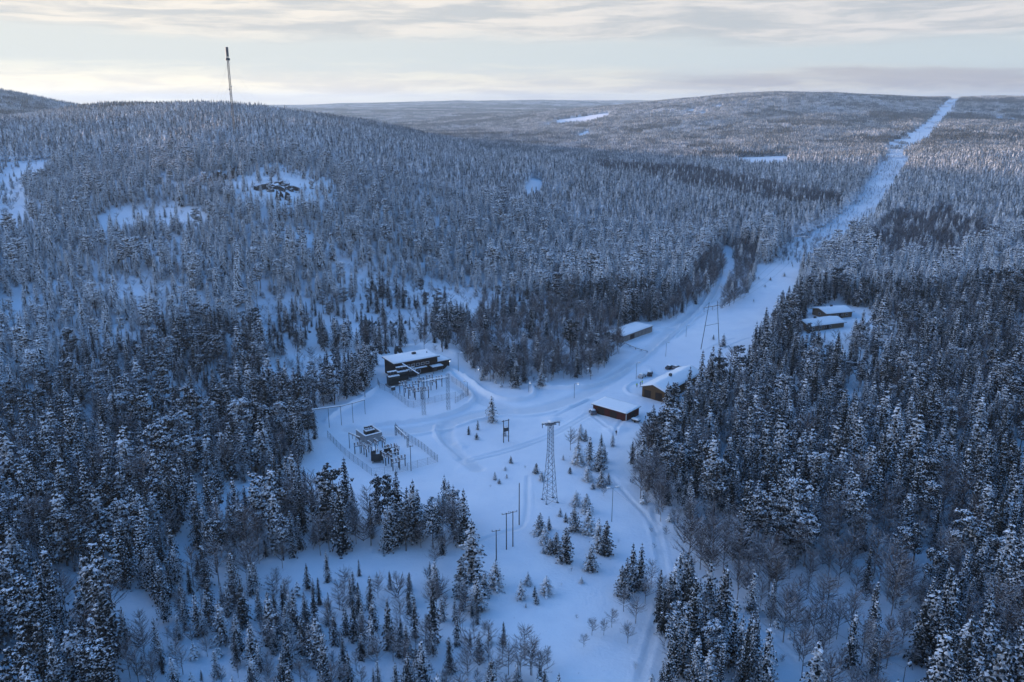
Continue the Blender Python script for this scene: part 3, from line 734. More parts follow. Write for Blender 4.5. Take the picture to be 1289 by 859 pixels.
def window(parent, x, z, w, h, y=-.02, name='window', axis='x'):
    g_ = MB(); f_ = MB()
    if axis == 'x':
        g_.box((x, y, z), (w, .04, h)); s = [((x, y-.02, z+h/2), (w+.16, .1, .08)), ((x, y-.02, z-h/2), (w+.16, .1, .08)), ((x-w/2, y-.021, z), (.08, .1, h-.09)), ((x+w/2, y-.021, z), (.08, .1, h-.09))]
    else:
        g_.box((y, x, z), (.04, w, h)); s = [((y, x, z+h/2), (.1, w+.16, .08)), ((y, x, z-h/2), (.1, w+.16, .08)), ((y+.001, x-w/2, z), (.1, .08, h-.09)), ((y+.001, x+w/2, z), (.1, .08, h-.09))]
    for c, d in s: f_.box(c, d)
    wn = part(g_, name, 'glass', parent); part(f_, 'frame', 'white_trim', wn); return wn

# control building
a, L, rz, D = frame3((497.4,477.5), (551,466.8), (484,469.5)); D = max(9.0, min(D, 13.0))
z0 = min(a[2], G(540,468)[2])-.3
t = thing('control_building', (a[0], a[1], z0), 'dark low control building with long flat snowy roof behind the switchyard', 'building', None, rz)
Hm = 6.2; part(MB().box((L/2, D/2, Hm/2-1), (L, D, Hm+2)), 'wall', 'dark_boards', t)
rf = part(MB().box((L/2, D/2, Hm+.15), (L+1.4, D+1.4, .3)), 'roof', 'roof_edge', t)
s = MB(); slab_snow(s, -.6, L+.6, -.6, D+.6, lambda x, y: Hm+.30, .40, 20, 10); part(s, 'roof_snow', 'snow_cap', rf, None, True)
part(MB().box((L*.60, D*.62, Hm+.9), (1.5, .9, 1.1)), 'chimney', 'dark_steel', rf); part(MB().tube((L*.88, D*.5, Hm+.3), (L*.88, D*.5, Hm+1.2), .2), 'vent_pipe', 'dark_steel', rf)
part(MB().box((L*.42, -.6, 3.15), (L*.62, 1.2, .2)), 'ledge', 'roof_edge', t); s = MB(); slab_snow(s, L*.12, L*.72, -1.15, -.03, lambda x, y: 3.26, .28, 12, 3); part(s, 'ledge_snow', 'snow_cap', t, None, True)
for i in range(7): window(t, 1.6+i*2.0, 4.5, 1.3, .9)
for i in range(4): window(t, 2.2+i*2.6, 1.7, 1.2, 1.1)
part(MB().box((-.03, D*.4, 1.3), (.06, 1.1, 2.2)), 'door', 'dark_steel', t)
a2 = G(549, 466.8); b2 = G(568.5, 463.2); L2 = math.hypot(*(b2-a2)[:2])
an = MB().box((L+L2/2-.6, D*.45, 1.3), (L2, D*.8, 5.0)); w2 = part(an, 'annex', 'dark_boards', t)
part(MB().box((L+L2/2-.6, D*.45, 3.92), (L2+1.0, D*.8+1.0, .25)), 'annex_roof', 'roof_edge', w2)
s = MB(); slab_snow(s, L-.9, L+L2-.2, D*.05-.4, D*.85+.4, lambda x, y: 4.05, .38, 8, 8, 3); part(s, 'roof_snow', 'snow_cap', w2, None, True)
cn = part(MB().box((L-1.2, -1.4, 3.0), (4.6, 2.7, .2)), 'canopy', 'roof_edge', t); s = MB(); slab_snow(s, L-3.5, L+1.1, -2.7, -.1, lambda x, y: 3.11, .35, 6, 4, 4); part(s, 'roof_snow', 'snow_cap', cn, None, True)
for xx in (L-3.2, L+.8): part(MB().tube((xx, -2.5, -1), (xx, -2.5, 2.9), .08), 'post', 'steel', cn)
part(MB().box((L-1, -.03, 1.2), (1.2, .06, 2.1)), 'door', 'steel', t)
ln = part(MB().tube((L+L2-.6, D*.05-.25, 3.1), (L+L2-.6, D*.05-.25, 3.4), .22, .22, 8), 'wall_lamp', 'lamp_glow', w2)

# red shed
a, L, rz, D = frame3((746.3,519), (788,530.6), None, 7.5)
t = thing('storage_shed', (a[0], a[1], a[2]-.1), 'long dark red board shed with flat snowy roof and white corner board', 'shed', None, rz)
zr = lambda x, y: 2.75 + .10*(D-y)*.0 + .055*y
part(MB().box((L/2, D/2, 1.35), (L, D, 3.2)), 'wall', 'red_boards', t)
r_ = MB(); r_.add([(-.5,-.5,2.95),(L+.5,-.5,2.95),(L+.5,D+.5,3.15),(-.5,D+.5,3.15),(-.5,-.5,3.1),(L+.5,-.5,3.1),(L+.5,D+.5,3.3),(-.5,D+.5,3.3)], [(3,2,1,0),(4,5,6,7),(0,1,5,4),(1,2,6,5),(2,3,7,6),(3,0,4,7)])
rf = part(r_, 'roof', 'roof_edge', t); s = MB(); slab_snow(s, -.48, L+.48, -.48, D+.48, lambda x, y: 3.1+.2*(y+.5)/(D+1), .26, 20, 10, 5); part(s, 'roof_snow', 'snow_cap', rf, None, True)
part(MB().box((L+.02, -.02, 1.4), (.16, .16, 2.95)), 'corner_board', 'white_trim', t)
for xx in (L*.25, L*.62): d_ = part(MB().box((xx, -.035, 1.2), (2.6, .07, 2.4)), 'door', 'dark_boards', t); part(MB().box((xx+1.1, -.09, 1.2), (.06, .05, .25)), 'handle', 'steel', d_)
part(MB().box((L+.035, D*.5, 1.2), (.07, 2.2, 2.3)), 'door', 'dark_boards', t)
SHED = (a, L, rz, D)
def local(fr, x, y): a, L, rz, D = fr; return (a[0]+x*math.cos(rz)-y*math.sin(rz), a[1]+x*math.sin(rz)+y*math.cos(rz))
q = local(SHED, L+2.6, 1.8); zq = float(hz(*q))
t = thing('utility_trailer', (q[0], q[1], zq), 'small trailer under snow parked against the end of the red shed', 'trailer', None, rz)
part(MB().box((0,0,.65), (2.6,1.4,.45)), 'bed', 'dark_steel', t); part(MB().tube((1.3,0,.45),(2.4,0,.35),.05), 'drawbar', 'steel', t)
for sy in (-.72, .72): part(MB().tube((0,sy-.08,.32),(0,sy+.08,.32),.32,.32,12), 'wheel', 'tyre', t)
s = MB(); slab_snow(s, -1.35, 1.35, -.75, .75, lambda x, y: .88, .45, 6, 5, 6); part(s, 'snow_cover', 'snow_cap', t, None, True)

# gabled buildings
def gabled(name, label, cat, A, B, D, hw, rise, wall, ridge_along='y', over=.6, doors=1, windows=3, chim=(.5,.5), seed=1, th=.35):
    a, L, rz, _ = frame3(A, B, None, D)
    t = thing(name, (a[0], a[1], a[2]-.1), label, cat, None, rz)
    W = MB(); W.box((L/2, D/2, hw/2-.4), (L, D, hw+.8))
    if ridge_along == 'y':
        W.add([(0,0,hw),(L,0,hw),(L/2,0,hw+rise),(0,D,hw),(L,D,hw),(L/2,D,hw+rise)], [(0,1,2),(4,3,5)])
        rzf = lambda x, y: hw+rise*(1-abs(x-L/2)/(L/2))
    else:
        W.add([(0,0,hw),(0,D,hw),(0,D/2,hw+rise),(L,0,hw),(L,D,hw),(L,D/2,hw+rise)], [(1,0,2),(3,4,5)])
        rzf = lambda x, y: hw+rise*(1-abs(y-D/2)/(D/2))
    part(W, 'wall', wall, t)
    r_ = MB(); o2 = over
    if ridge_along == 'y': sec = [(-o2, 0), (L/2, 0), (L+o2, 0)]; ends = (-o2, D+o2)
    else: sec = [(-o2, 0), (D/2, 0), (D+o2, 0)]; ends = (-o2, L+o2)
    vs = []
    for e in ends:
        for c, _z in sec:
            z = rzf(c, e) if ridge_along == 'y' else rzf(e, c)
            p0 = (c, e) if ridge_along == 'y' else (e, c); vs.append((*p0, z+.02))
        for c, _z in sec:
            z = rzf(c, e) if ridge_along == 'y' else rzf(e, c)
            p0 = (c, e) if ridge_along == 'y' else (e, c); vs.append((*p0, z+.20))
    r_.add(vs, [(0,1,7,6),(1,2,8,7),(3,4,10,9),(4,5,11,10),(0,3,4,1),(1,4,5,2),(6,7,10,9),(7,8,11,10),(0,6,9,3),(2,5,11,8)])
    rf = part(r_, 'roof', 'roof_edge', t)
    s = MB(); n_, m_ = (12, 16) if ridge_along == 'y' else (16, 12)
    slab_snow(s, -o2+.03, L+o2-.03, -o2+.03, D+o2-.03, lambda x, y: rzf(x, y)+.2, th, n_, m_, seed); part(s, 'roof_snow', 'snow_cap', rf, None, True)
    if chim: part(MB().box((L*chim[0], D*chim[1], rzf(L*chim[0], D*chim[1])+.7), (.9, .9, 1.4)), 'chimney', 'dark_steel', rf)
    for i in range(doors): part(MB().box((L*(i+.5)/doors, -.04, 1.35), (min(3.2, L/doors*.6), .08, 2.7)), 'door', 'dark_boards', t)
    for i in range(windows): window(t, D*(i+.7)/(windows+.4), hw*.6, 1.2, 1.0, -.02, 'window', 'y')
    return t, (a, L, rz, D)
ga, gb = G(808,498.5), G(853,475.5)
t, BARN = gabled('timber_barn', 'ochre brown gabled barn at the forest edge with long snowy roof', 'barn', (808,498.5), (836,507), math.hypot(*(gb-ga)[:2]), 3.6, 1.5, 'brown_boards', 'y', .7, 2, 5, (.52,.42), 7)
gabled('log_house', 'low snow roofed house deep among the forest trees, nearer and wider of the two', 'house', (1019,418.5), (1062,412), 10.0, 2.9, 1.2, 'house_wall', 'x', .8, 1, 1, (.4,.6), 8)
gabled('log_house', 'low snow roofed house deep among the forest trees, behind the wider one', 'house', (1040,402.5), (1072,399), 10.5, 3.0, 1.2, 'house_wall', 'x', .8, 1, 1, (.5,.6), 9)
for o in list(bpy.data.objects):
    if o.name.startswith('log_house'):
        for i in range(4): window(o, 3.4+i*2.7 if i else 2.0, 1.7, 1.1, .9)
# long shed below the wood
a, L, rz, D = frame3((784.4,431.5), (820.8,418), None, 9.0)
t = thing('garage_row', (a[0], a[1], a[2]-.1), 'long grey low garage with thick snow roof beside the bare birch wood', 'garage', None, rz)
part(MB().box((L/2, D/2, 1.1), (L, D, 3.4)), 'wall', 'grey_wall', t); rf = part(MB().box((L/2, D/2, 2.9), (L+.8, D+.8, .2)), 'roof', 'roof_edge', t)
s = MB(); slab_snow(s, -.4, L+.4, -.4, D+.4, lambda x, y: 3.0, .42, 16, 8, 11); part(s, 'roof_snow', 'snow_cap', rf, None, True)
for i in range(5): part(MB().box((L*(i+.5)/5, -.035, 1.2), (L/5*.7, .07, 2.3)), 'door', 'grey_wall' if i != 1 else 'dark_boards', t)

# ------------------------------------------------------------------ masts, pylons, poles
def lattice(mb, z0, z1, w0, w1, n, r=.05, cx=0, cy=0, horiz=True):
    C4 = [(-1,-1),(1,-1),(1,1),(-1,1)]
    for k in range(n):
        f0, f1 = k/n, (k+1)/n; a_, b_ = z0+(z1-z0)*f0, z0+(z1-z0)*f1; u, w = (w0+(w1-w0)*f0)/2, (w0+(w1-w0)*f1)/2
        for i in range(4):
            p, q = C4[i], C4[(i+1) % 4]
            P0 = (cx+p[0]*u, cy+p[1]*u, a_); P1 = (cx+p[0]*w, cy+p[1]*w, b_); Q0 = (cx+q[0]*u, cy+q[1]*u, a_); Q1 = (cx+q[0]*w, cy+q[1]*w, b_)
            mb.tube(P0, P1, r*1.6, None, 4, caps=False); mb.tube(P0, Q1, r, None, 3, caps=False); mb.tube(Q0, P1, r, None, 3, caps=False)
            if horiz: mb.tube(P1, Q1, r, None, 3, caps=False)
def lattice_bar(mb, a, b, w, n, r=.04):
    a = Vector(a); b = Vector(b); d = (b-a)/n; s = Vector((-(b-a).y, (b-a).x, 0)).normalized()*w/2; up = Vector((0,0,w/2))
    cs_ = [-s-up, s-up, s+up, -s+up]
    for k in range(n):
        for i in range(4):
            p, q = cs_[i], cs_[(i+1) % 4]; mb.tube(a+d*k+p, a+d*(k+1)+p, r*1.3, None, 4, caps=False); mb.tube(a+d*k+p, a+d*(k+1)+q, r, None, 3, caps=False)
def insulator(mb, p, h, r=.12, down=False):
    s = -1 if down else 1
    mb.tube(p, (p[0], p[1], p[2]+s*h), r*.45, None, 5)
    for k in range(4): z = p[2]+s*h*(k+.5)/4; mb.tube((p[0], p[1], z-.03), (p[0], p[1], z+.03), r, None, 6)

# guyed radio mast on the hill
b = G(296, 176); Hm = CAMZ + ray(286.5,59.5)[2]/ray(286.5,59.5)[1]*b[1] - b[2]
t = thing('radio_mast', b, 'tall thin guyed radio mast rising above the wooded hill skyline', 'mast')
mb = MB(); lattice(mb, 0, Hm*.9, 1.3, 1.2, 40, .06); part(mb, 'lattice_shaft', 'steel', t)
part(MB().tube((0,0,Hm*.9), (0,0,Hm), 1.1, 1.1, 10), 'antenna_cylinder', 'dark_steel', t)
part(MB().tube((0,0,Hm*.86), (0,0,Hm*.885), 1.7, 1.7, 10), 'antenna_array', 'dark_steel', t)
for zz, dx in ((.55, -1.1), (.58, 1.0), (.50, -.9), (.84, .8)): part(MB().tube((dx*.6,0,Hm*zz), (dx*1.1,0,Hm*zz), .55, .6, 10), 'dish_antenna', 'light_paint', t)
for zz in (.35, .62, .85):
    for k in range(3):
        a_ = k*2.094+.4; rr = 42.0; ex, ey = math.cos(a_)*rr, math.sin(a_)*rr; gz = float(hz(b[0]+ex, b[1]+ey))-b[2]
        part(MB().tube((0,0,Hm*zz), (ex, ey, gz), .025, None, 3), 'guy_wire', 'cable', t)

# big lattice pylon in the clearing
b = G(692, 631); Hp = top_z(692, 631, 531); w0 = 3.1
t = thing('lattice_pylon', b, 'tall square lattice steel pylon standing alone in the open snow', 'pylon', None, .35)
mb = MB(); lattice(mb, -.2, Hp*.60, w0, 1.35, 8, .036, horiz=False); lattice(mb, Hp*.60, Hp-.3, 1.35, 1.1, 8, .03); part(mb, 'lattice_body', 'steel', t)
for zz, l_ in ((Hp-.3, 2.5), (Hp-.75, 1.5)): mb = MB(); lattice_bar(mb, (-l_, 0, zz), (l_, 0, zz), .35, 6, .035); ca_ = part(mb, 'crossarm', 'steel', t)
mb = MB(); snowbar(mb, (-2.5, 0, Hp-.1), (2.5, 0, Hp-.1), .5, .2); snowbar(mb, (0, -.7, Hp-.1), (0, .7, Hp-.1), 1.2, .35); part(mb, 'snow_cap', 'snow_cap', t, None, True)
for dx in (-2.3, 0, 2.3): mb = MB(); insulator(mb, (dx, 0, Hp-.9 if dx == 0 else Hp-.5), .9, .12, True); part(mb, 'insulator', 'insulator', t)
for i in (-1, 1):
    for j in (-1, 1): part(MB().box((i*w0/2, j*w0/2, .0), (.5, .5, .4)), 'footing', 'concrete', t)

# two pole suspension towers of the power line
def h_tower(A, B, ytop, label, grp='two pole towers of the power line', low=True, hw=None, H=None):
    a, b = G(*A), G(*B); c = (a+b)/2; rz_ = math.atan2(b[1]-a[1], b[0]-a[0]); W = np.hypot(*(b-a)[:2]); H = H or top_z(c and A[0] if False else (A[0]+B[0])/2, (A[1]+B[1])/2, ytop)
    t = thing('power_line_tower', c, label, 'power line tower', grp, rz_); wt = hw or W*.28
    for s_ in (-1, 1): part(MB().tube((s_*W/2, 0, -1), (s_*wt, 0, H), .15, .09, 8), 'pole', 'pole_wood', t)
    ca_ = MB(); zc = H*.90; cw = wt+max(2.8, wt*1.0); ca_.box((0, .18, zc), (2*cw, .18, .25)); ca_.tube((-wt, .1, H*.99), (-cw, .18, zc), .05, None, 4); ca_.tube((wt, .1, H*.99), (cw, .18, zc), .05, None, 4); q = part(ca_, 'crossarm', 'steel', t)
    sb = MB(); snowbar(sb, (-cw, .18, zc+.12), (cw, .18, zc+.12), .3, .18); part(sb, 'snow_cap', 'snow_cap', q)
    if low:
        wl = W/2+(wt-W/2)*.5; lb = MB(); lb.tube((-wl-.4, .1, H*.5), (wl+.4, .1, H*.5), .10, None, 5); l_ = part(lb, 'brace', 'steel', t); sb = MB(); snowbar(sb, (-wl-.4, .1, H*.5+.08), (wl+.4, .1, H*.5+.08), .28, .16); part(sb, 'snow_cap', 'snow_cap', l_)
    pts_ = []
    for dx in (-cw+.2, 0, cw-.2):
        ib = MB(); insulator(ib, (dx, .18, zc-.12), 1.6, .14, True); part(ib, 'insulator', 'insulator', t)
        pts_.append(Vector((c[0]+dx*math.cos(rz_), c[1]+dx*math.sin(rz_), c[2]+zc-1.75)))
    return t, pts_
_, P0 = h_tower((882,440), (905.6,434.5), 380, 'tall two pole line tower with splayed legs in the snowy field beyond the barn', hw=2.3)
TWR = [((1002,327),(1011,328),299,'two pole line tower where the cut line leaves the snowy field'),
       ((1045,291),(1054,291),267,'second two pole line tower along the cut line beyond the snowy field'),
       ((1113,214),(1119,214),200,'small two pole line tower far off where the cut line narrows'),
       ((1152,175),(1157,175),165,'tiny two pole line tower on the cut line climbing the last hill')]
chain = [P0]
for A, B, yt, lb in TWR:
    _, q = h_tower(A, B, yt, lb, low=False, hw=2.6, H=17.0); chain.append(q)
def cable(name, a, b, sag, label, cat='cable', grp=None, r=.02, n=14):
    a, b = Vector(a), Vector(b); o_ = a.copy(); pts_ = [a.lerp(b, i/n)-o_-Vector((0,0,sag*4*(i/n)*(1-i/n))) for i in range(n+1)]
    mb = MB(); mb.path(pts_, r, 3); o = ob(name, mb.mesh(name, 'cable'), None, tuple(o_)); return tag(o, label, cat, grp)
for k, (u_, w_) in enumerate(zip(chain[:3], chain[1:4])):
    for j in range(3):
        cable('power_cable', u_[j], w_[j], 5, ('mast side', 'middle', 'barn side')[j]+' conductor of the cut line, '+('nearest span from the field tower', 'second span beyond the snowy field', 'third span towards the last hill')[k], 'power cable', 'conductors of the power line', .045)

# timber poles
def pole(px, yb, yt, label, arm=None, r=.14, name='utility_pole', grp='timber poles in the lower clearing', rz_=0.0, fix=None):
    b = G(px, yb); H = top_z(px, yb, yt); t = thing(name, b, label, 'pole', grp, rz_)
    part(MB().tube((0,0,-.8), (0,0,H), r, r*.7, 8), 'shaft', 'pole_wood', t)
    sb = MB(); sb.tube((0,0,H), (0,0,H+.15), r*.9, r*.3, 6); part(sb, 'snow_cap', 'snow_cap', t)
    if arm:
        c_ = part(MB().box((0, .12, H-.35), (arm, .12, .14)), 'crossarm', 'pole_wood', t); s = MB(); snowbar(s, (-arm/2, .12, H-.28), (arm/2, .12, H-.28), .16, .1); part(s, 'snow_cap', 'snow_cap', c_)
        for dx in (-arm*.45, 0, arm*.45): ib = MB(); insulator(ib, (dx, .12, H-.28), .3, .07); part(ib, 'insulator', 'insulator', t)
    return t, b, H
pole(583.5, 683, 641, 'bare timber pole beside the tall dark spruce in the lower clearing')
pole(653.5, 661, 608, 'tall bare timber pole nearest the lattice pylon')
pole(624.8, 706, 667, 'short timber pole with its own crossarm, lowest of the pole group', 2.0, rz_=.3)
t1, b1, H1 = pole(637.5, 692, 645.5, 'slightly lower timber pole of the crossarm pair in the clearing', 2.2, rz_=.35)
pole(645.6, 688, 643.5, 'slightly higher timber pole of the crossarm pair in the clearing', 2.2, rz_=.35)
pole(517.5, 593, 561, 'single pole with short crossarm beside the lower switchyard', 1.8, .12, rz_=.5)
pole(459.5, 500, 486, 'short pole at the forest edge above the upper yard fence', None, .1)
# H pole with a transformer
a, b = G(633.9, 557.4), G(640.2, 556); c = (a+b)/2; W = np.hypot(*(b-a)[:2]); H = top_z(637, 556.7, 528.5); rz_ = math.atan2(b[1]-a[1], b[0]-a[0])
t = thing('transformer_pole', c, 'two pole frame carrying a dark box transformer in the open snow', 'transformer', None, rz_)
for s_ in (-1, 1): part(MB().tube((s_*W/2, 0, -.5), (s_*W/2, 0, H), .14, .11, 8), 'pole', 'pole_wood', t)
part(MB().box((0, .16, H-.4), (W+.9, .14, .16)), 'crossarm', 'pole_wood', t); part(MB().box((0, 0, H*.50), (W+.2, .5, .12)), 'platform', 'steel', t)
tk = part(MB().box((0, 0, H*.50+.62), (1.15, .75, 1.1)), 'tank', 'black_paint', t); s = MB(); slab_snow(s, -.6, .6, -.4, .4, lambda x, y: H*.5+1.18, .2, 4, 4, 12); part(s, 'snow_cap', 'snow_cap', tk, None, True)
for dx in (-.4, 0, .4): ib = MB(); insulator(ib, (dx, 0, H*.5+1.2), .4, .07); part(ib, 'bushing', 'insulator', t)

# lamps
def street_lamp(px, yb, yt, label, lit=False, ang=0.0, twin=False, grp='street lamps round the station'):
    b = G(px, yb); H = top_z(px, yb, yt); t = thing('street_lamp', b, label, 'street lamp', grp, ang)
    part(MB().tube((0,0,-.5), (0,0,H), .085, .055, 8), 'shaft', 'steel', t)
    for sg in ((-1, 1) if twin else (1,)):
        mb = MB(); mb.tube((0,0,H-.05), (sg*1.0,0,H+.12), .04, .035, 5); part(mb, 'arm', 'steel', t)
        hd = part(MB().box((sg*1.25,0,H+.12), (.75,.30,.16)), 'lamp_head', 'light_paint', t)
        s = MB(); snowbar(s, (sg*.75,0,H+.20), (sg*1.65,0,H+.20), .42, .30); part(s, 'snow_cap', 'snow_cap', hd)
        part(MB().tube((sg*1.25,0,H+.02), (sg*1.25,0,H-(.32 if lit else .08)), .11, .14 if lit else .13, 8), 'lens', 'lamp_glow' if lit else 'light_paint', hd)
    return b, H
street_lamp(577, 467.5, 445, 'slim pale lamp post just beyond the annex of the control building')
street_lamp(606.5, 478, 465, 'lit lamp by the young spruce at the edge of the birch wood', True, 3.1)
street_lamp(665.6, 494, 483.5, 'lit low lamp at the tip of the ploughed bend', True, 1.2)
street_lamp(722.8, 501.5, 483.3, 'lit lamp post in the junction between birch wood and red shed', True, 0)
street_lamp(588.6, 498, 481.5, 'unlit thin post lamp at the upper yard fence corner', False, 2.6)
street_lamp(800.7, 477.5, 457.5, 'thin unlit lamp post behind the barn by the snow heaps', False, .5)
street_lamp(838, 449, 432, 'thin unlit lamp post beside the road above the parked cars', False, .5)
street_lamp(863.5, 424, 410.5, 'farthest thin lamp post beside the road into the forest', False, .5)
street_lamp(743.5, 478, 466, 'thin unlit lamp post at the edge of the bare birch wood', False, 2.5)
lb1, lh1 = street_lamp(770, 657, 614.5, 'tall twin headed snow capped lamp between the pylon saplings and the forest', False, .3, True)
lb2, lh2 = street_lamp(1135, 872, 840, 'snow capped lamp at the bottom edge under bare birches', False, .6)
cable('overhead_cable', lb1+(0,0,lh1-.3), lb2+(0,0,lh2-.3), 2.5, 'thin sagging cable between the twin lamp and the bottom edge lamp', 'cable', None, .03, 20)

# ------------------------------------------------------------------ switchyards
def gantry(A, B, yA, label, col_w=.9, latt=True, nlev=10, over=.3, peak=1.2, r=.045, ins=3, name='line_gantry', cat='gantry'):
    a, b = G(*A), G(*B); c = (a+b)/2; W = np.hypot(*(b-a)[:2]); rz_ = math.atan2(b[1]-a[1], b[0]-a[0]); H = top_z(A[0], A[1], yA); z = min(a[2], b[2])-c[2]
    t = thing(name, c, label, cat, None, rz_)
    for s_ in (-1, 1):
        mb = MB()
        if latt: lattice(mb, z-.3, H+peak, col_w, col_w*.8, nlev, r, s_*W/2, 0)
        else: mb.tube((s_*W/2, 0, z-.3), (s_*W/2, 0, H+peak*.2), .10, .09, 8)
        part(mb, 'column', 'steel', t)
    mb = MB(); lattice_bar(mb, (-W/2-over, 0, H), (W/2+over, 0, H), col_w*.55 if latt else .3, max(4, int(W/1.2)), r*.8); bm_ = part(mb, 'beam', 'steel', t)
    s = MB(); snowbar(s, (-W/2-over, 0, H+col_w*.26 if latt else H+.15), (W/2+over, 0, H+col_w*.26 if latt else H+.15), col_w*.6 if latt else .32, .22); part(s, 'snow_cap', 'snow_cap', bm_)
    for k in range(ins): ib = MB(); insulator(ib, (-W/2+W*(k+1)/(ins+1), 0, H-.3), 1.1, .12, True); part(ib, 'insulator', 'insulator', t)
    return t, W, H
gantry((533.7,522.5), (564.4,516), 481, 'large portal gantry of two lattice columns in front of the control building', 1.0, True, 9, r=.018)
gantry((498.4,548.5), (513.4,561.5), 538, 'small portal gantry at the dark fence of the lower switchyard', .5, True, 6, .3, .6, .017)
gantry((440.2,564.5), (453.5,571), 545, 'low bus gantry on two thin posts beside the open concrete bay', .5, False, 5, .2, .3, .03, 2)
# long low beam on posts at the edge of the forest
bs = [(414.6,538.5),(430,535.5),(444.6,532.5),(459.7,521.5)]; gp = [G(*q) for q in bs]; o_ = gp[0]; hh = [top_z(bs[k][0], bs[k][1], y_) for k, y_ in enumerate((513.5, 511.5, 508, 503.5))]
t = thing('cable_trestle', o_, 'long snow topped beam on four slim posts below the forest edge', 'trestle')
tops = []
for q, h_ in zip(gp, hh): e = Vector(q-o_); part(MB().tube((e.x, e.y, e.z-.4), (e.x, e.y, e.z+h_), .09, .08, 6), 'post', 'steel', t); tops.append(e+Vector((0,0,h_)))
e0 = tops[0]+(tops[0]-tops[1])*1.3; tops = [e0]+tops
part(MB().tube((e0.x, e0.y, float(hz(e0.x+o_[0], e0.y+o_[1]))-o_[2]-.4), e0, .09, .08, 6), 'post', 'steel', t)
mb = MB(); mb.path(tops, .14, 6); bm_ = part(mb, 'beam', 'steel', t); s = MB()
for a_, b_ in zip(tops[:-1], tops[1:]): snowbar(s, a_+Vector((0,0,.1)), b_+Vector((0,0,.1)), .42, .26)
part(s, 'snow_cap', 'snow_cap', bm_)
def disconnector(loc, rz_, label, w=2.6, H=3.0, n=3, grp='disconnector frames of the upper switchyard'):
    t = thing('disconnector_frame', loc, label, 'disconnector', grp, rz_)
    for s_ in (-1, 1): part(MB().box((s_*w*.42, 0, H/2-.2), (.22, .22, H+.4)), 'leg', 'dark_steel', t)
    bm_ = part(MB().box((0, 0, H+.1), (w, .35, .2)), 'beam', 'dark_steel', t); s = MB(); snowbar(s, (-w/2, 0, H+.2), (w/2, 0, H+.2), .5, .22); part(s, 'snow_cap', 'snow_cap', bm_)
    for k in range(n):
        x_ = -w*.42+w*.84*k/(n-1)
        for y_ in (-.28, .28): ib = MB(); insulator(ib, (x_, y_, H+.15), 1.1, .13); ib.tube((x_, y_, H+1.25), (x_, y_, H+1.32), .16, .16, 6); i_ = part(ib, 'insulator', 'insulator', t)
        cp = MB(); blob(cp, (x_, 0, H+1.42), (0, 1, 0), .55, .24, .18, R); part(cp, 'snow_cap', 'snow_cap', t)
    return t
rzY = math.atan2(*(G(564.4,516)-G(533.7,522.5))[[1,0]])
first = None
posn = [(507,495),(512.5,499),(518,501.5),(526.5,503),(536,502),(523.5,494),(530,490),(546,491),(553,487.5),(541,486)]
nm_ = ['closest to the big dark transformer','second from the big dark transformer','third in the front row','just before the near gantry column','behind the near gantry column','second row near the sloping duct','second row middle by the building','under the gantry beam','near the far gantry column','closest to the building canopy']
for q, l_ in zip(posn, nm_):
    g_ = G(*q); lb = 'snow capped disconnector frame '+l_
    if first is None: first = disconnector(g_, rzY, lb)
    else: dup(first, tuple(g_), rzY+R.uniform(-.05,.05), lb)
def power_transformer(loc, rz_, label, s_=1.0, grp='power transformers'):
    t = thing('power_transformer', loc, label, 'transformer', grp, rz_); t.scale = (s_,)*3
    tk = part(MB().box((0, 0, 1.6), (3.4, 1.9, 2.6)), 'tank', 'tank_paint', t)
    part(MB().box((0, 0, .1), (4.2, 2.8, .5)), 'plinth', 'concrete', t)
    for y_ in (-1.35, 1.35):
        mb = MB(); [mb.box((-1.3+k*.37, y_, 1.6), (.14, .75, 2.1)) for k in range(8)]; part(mb, 'radiator', 'tank_paint', t)
    part(MB().tube((-1.5, .7, 3.7), (1.2, .7, 3.7), .35, .35, 10), 'conservator', 'tank_paint', t); part(MB().tube((-1.2,.7,2.8),(-1.2,.7,3.5),.07), 'pipe', 'tank_paint', t)
    for k in range(3):
        ib = MB(); insulator(ib, (-1.0+k*1.0, -.4, 2.9), 1.3, .16); b_ = part(ib, 'bushing', 'insulator', t); cp = MB(); blob(cp, (-1.0+k*1.0, -.4, 4.3), (1,0,0), .3, .28, .2, R); part(cp, 'snow_cap', 'snow_cap', b_)
    s = MB(); slab_snow(s, -1.7, 1.7, -.9, .2, lambda x, y: 2.9, .25, 6, 4, 13); part(s, 'snow_cap', 'snow_cap', tk, None, True); s = MB(); snowbar(s, (-1.5,.7,4.0), (1.2,.7,4.0), .6, .3); part(s, 'snow_cap', 'snow_cap', t)
    return t
pt = power_transformer(G(495.5,485), rzY, 'biggest dark power transformer at the corner of the control building', 1.25)
dup(pt, tuple(G(506,479)), rzY, 'dark power transformer against the middle of the control building front')
q = dup(pt, tuple(G(474.5,580)), rzY+1.2, 'dark transformer with snowy top in the lower switchyard'); q.scale = (.95,)*3
q = dup(pt, tuple(G(488,571)), rzY-.3, 'smallest dark transformer among the frames of the lower switchyard'); q.scale = (.62,)*3
q = dup(pt, tuple(G(519,474)), rzY, 'dark transformer beside the canopy of the control building'); q.scale = (.85,)*3
